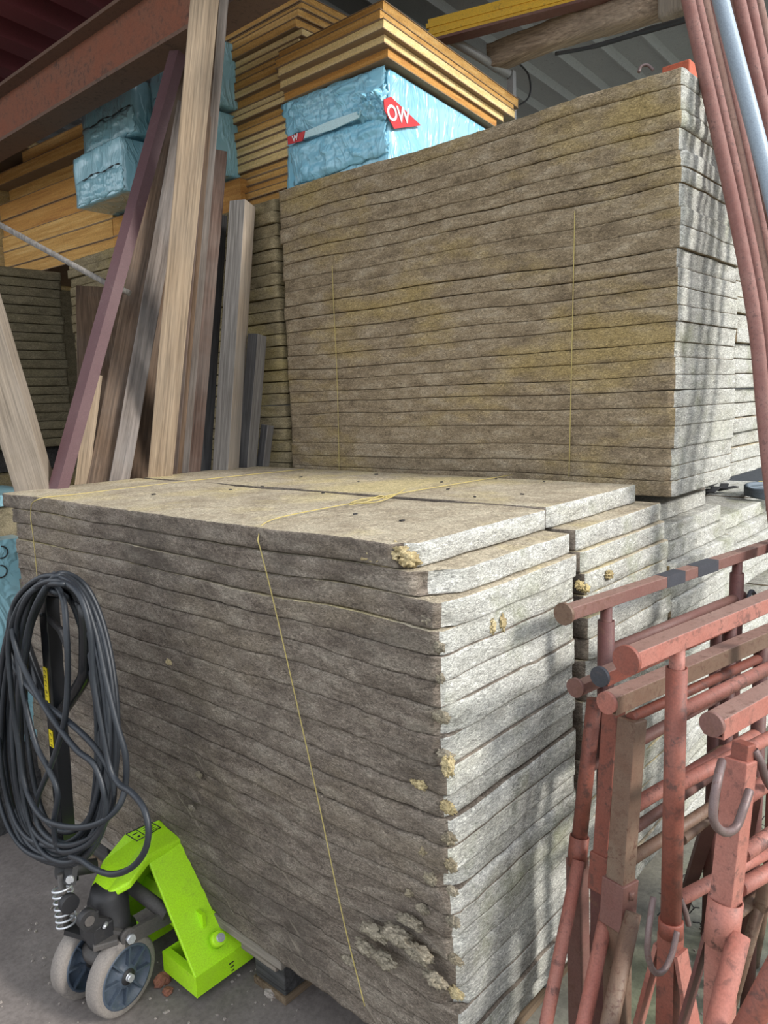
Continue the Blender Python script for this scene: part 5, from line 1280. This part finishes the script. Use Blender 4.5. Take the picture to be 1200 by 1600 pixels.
# ------------------------------------------------------------------ tubes leaning at the right
TGp = 'scaffold tubes leaning at the right edge'
def tube(topx, midx, d0, r, mat, label, lowx=None, name='scaffold_tube'):
    A = PX(topx, 0, d=d0-0.10); M_ = PX(midx, 440, d=d0-0.22)
    low = PX(lowx if lowx else midx+34, 740, d=d0-0.31)
    up_ = (A-M_).normalized(); dn = (low-M_).normalized()
    topend = A+up_*0.25
    dn2 = Vector((dn.x, dn.y, dn.z)); foot = low+dn2*((low.z-0.02)/-dn2.z)
    mb = MB(); mb.tube(spline([foot, low, M_, A, topend], 10), r, 14)
    return tag(mb.build(name, M[mat], ), label, 'tube', TGp)
tube(1075, 1169, 2.30, 0.0185, 'tube_red', 'reddish steel tube, leftmost of those leaning at the right edge', 1203)
tube(1088, 1184, 2.36, 0.0165, 'tube_red', 'reddish steel tube, second from left of those leaning at the right edge', 1218)
tube(1099, 1195, 2.44, 0.0175, 'tube_rust', 'rusty brown tube, third from left of those leaning at the right edge', 1232)
tube(1110, 1205, 2.50, 0.0175, 'tube_red', 'dull red tube directly left of the grey tube', 1245)
tube(1119, 1220, 2.58, 0.0165, 'tube_rust', 'rusty tube half hidden behind the grey tube', 1255)
tube(1126, 1238, 2.20, 0.0215, 'tube_zinc', 'smooth blue grey tube among the red ones', 1280)
tube(1143, 1243, 2.42, 0.0150, 'tube_rust', 'thin rusty tube directly right of the grey tube', 1285)
tube(1155, 1252, 2.34, 0.0170, 'tube_red', 'reddish tube, third from right of those leaning at the right edge', 1300)
tube(1171, 1262, 2.38, 0.0175, 'tube_red', 'reddish tube, second from right of those leaning at the right edge', 1310)
tube(1184, 1275, 2.46, 0.0160, 'tube_rust', 'brownish tube, rightmost of those leaning at the right edge', 1322)

# hose and scraps on the support stack
mb = MB()
c = PX(1212, 768, z=zt2+0.02); pts = []
for k in range(60):
    a = 2*PI*k/20; pts.append(Vector((c.x+0.19*math.cos(a)+0.02, c.y+0.11*math.sin(a), zt2+0.013+0.020*k/60*1.6+0.004*math.sin(k))))
mb.tube(pts, 0.0125, 10); tag(mb.build('hose_coil', M['hose']), 'blue grey hose coil lying on the slabs at the right edge', 'hose')
mb = MB(); p = PX(1120, 772, z=zt2+0.004); rr = random.Random(9)
for k in range(7):
    a = rr.uniform(-0.6, 0.6); dv = Vector((math.cos(a), math.sin(a), 0))*rr.uniform(.03, .07); cc = p+Vector((rr.uniform(-.03, .10), rr.uniform(-.02, .05), 0.004+0.006*k))
    mb.bar(cc-dv, cc+dv+Vector((0, 0, .012)), .035, .004)
tag(mb.build('plastic_scraps', M['black_matt']), 'black plastic scraps in the gap below the tall stack', 'scrap')
for k, (px, py) in enumerate([(1090, 776), (1190, 752)]):
    mb = MB(); p = PX(px, py, y=0.12) if k == 0 else PX(1188, 755, z=zt2+0.01); mb.box((p.x-.02, p.y-.012, zt2+0.0005), (p.x+.02, p.y+.012, zt2+0.018))
    tag(mb.build('plastic_wedge', M['bright_yellow'], bevel=0.004), ['small yellow plastic piece under the corner of the tall stack', 'small yellow plastic piece beside the hose coil'][k], 'plastic piece')

# ------------------------------------------------------------------ things on the floor
def rock(P, s, seed, name, mat, label, cat, group=None, sub=3):
    bm = bmesh.new(); bmesh.ops.create_icosphere(bm, subdivisions=sub, radius=1.0); vs = []
    for v in bm.verts:
        p = v.co; k = 1+0.45*fbm(p+Vector((seed, 0, 0)), 1.5, 3); q = Vector((p.x*s[0]*k, p.y*s[1]*k, max(p.z*s[2]*k, -s[2]*0.6)))
        vs.append(Vector(P)+q+Vector((0, 0, s[2]*0.6+0.0005)))
    fs = [[v.index for v in f.verts] for f in bm.faces]; bm.free()
    return tag(MB().add(vs, fs).build(name, mat), label, cat, group)
rock(PX(254, 1537, z=0), (.024, .016, .018), 3, 'brick_fragment', M['brick'], 'broken brown red brick fragment between wheel and green fork', 'brick')
rock(PX(262, 1552, z=0), (.013, .014, .010), 9, 'brick_fragment', M['brick'], 'smaller brick chip beside the larger fragment', 'brick')
rock(PX(425, 1553, z=0), (.016, .022, .010), 5, 'dirt_clump', M['stone'], 'grey dirt clump beside the pallet block', 'dirt')
mb = MB(); rr = random.Random(2)
for k in range(260):
    if k < 120: p = PX(rr.uniform(1045, 1200), rr.uniform(1400, 1600), z=0)
    else: p = PX(rr.uniform(0, 480), rr.uniform(1380, 1600), z=0)
    s = rr.uniform(.0012, .0045); mb.hexa([p+Vector((a*s*rr.uniform(.6, 1.2), c*s*rr.uniform(.6, 1.2), 0.0003)) for a, c in ((-1, -1), (1, -1), (1, 1), (-1, 1))]+[p+Vector((a*s*.6, c*s*.6, s*1.1)) for a, c in ((-1, -1), (1, -1), (1, 1), (-1, 1))])
tag(mb.build('grit', M['stone']), 'grit and dust crumbs on the concrete floor', 'grit', kind='stuff')
mb = MB()
for k in range(90):
    p = Vector((rr.uniform(1.0, 1.7), rr.uniform(-0.16, -0.02), rr.uniform(0.0, 0.02))); a = rr.uniform(0, 2*PI)
    d = Vector((math.cos(a), math.sin(a)*0.5, rr.uniform(0.0, .9)))*rr.uniform(.02, .07)
    mb.tube([p, p+d*0.5+Vector((0, 0, .01)), p+d], 0.0018, 5)
tag(mb.build('dead_twigs', M['wood_dark']), 'tangle of dead twigs on the floor behind the trestles', 'twigs', kind='stuff')

for o in bpy.data.objects:
    if '_o' in o: del o['_o']
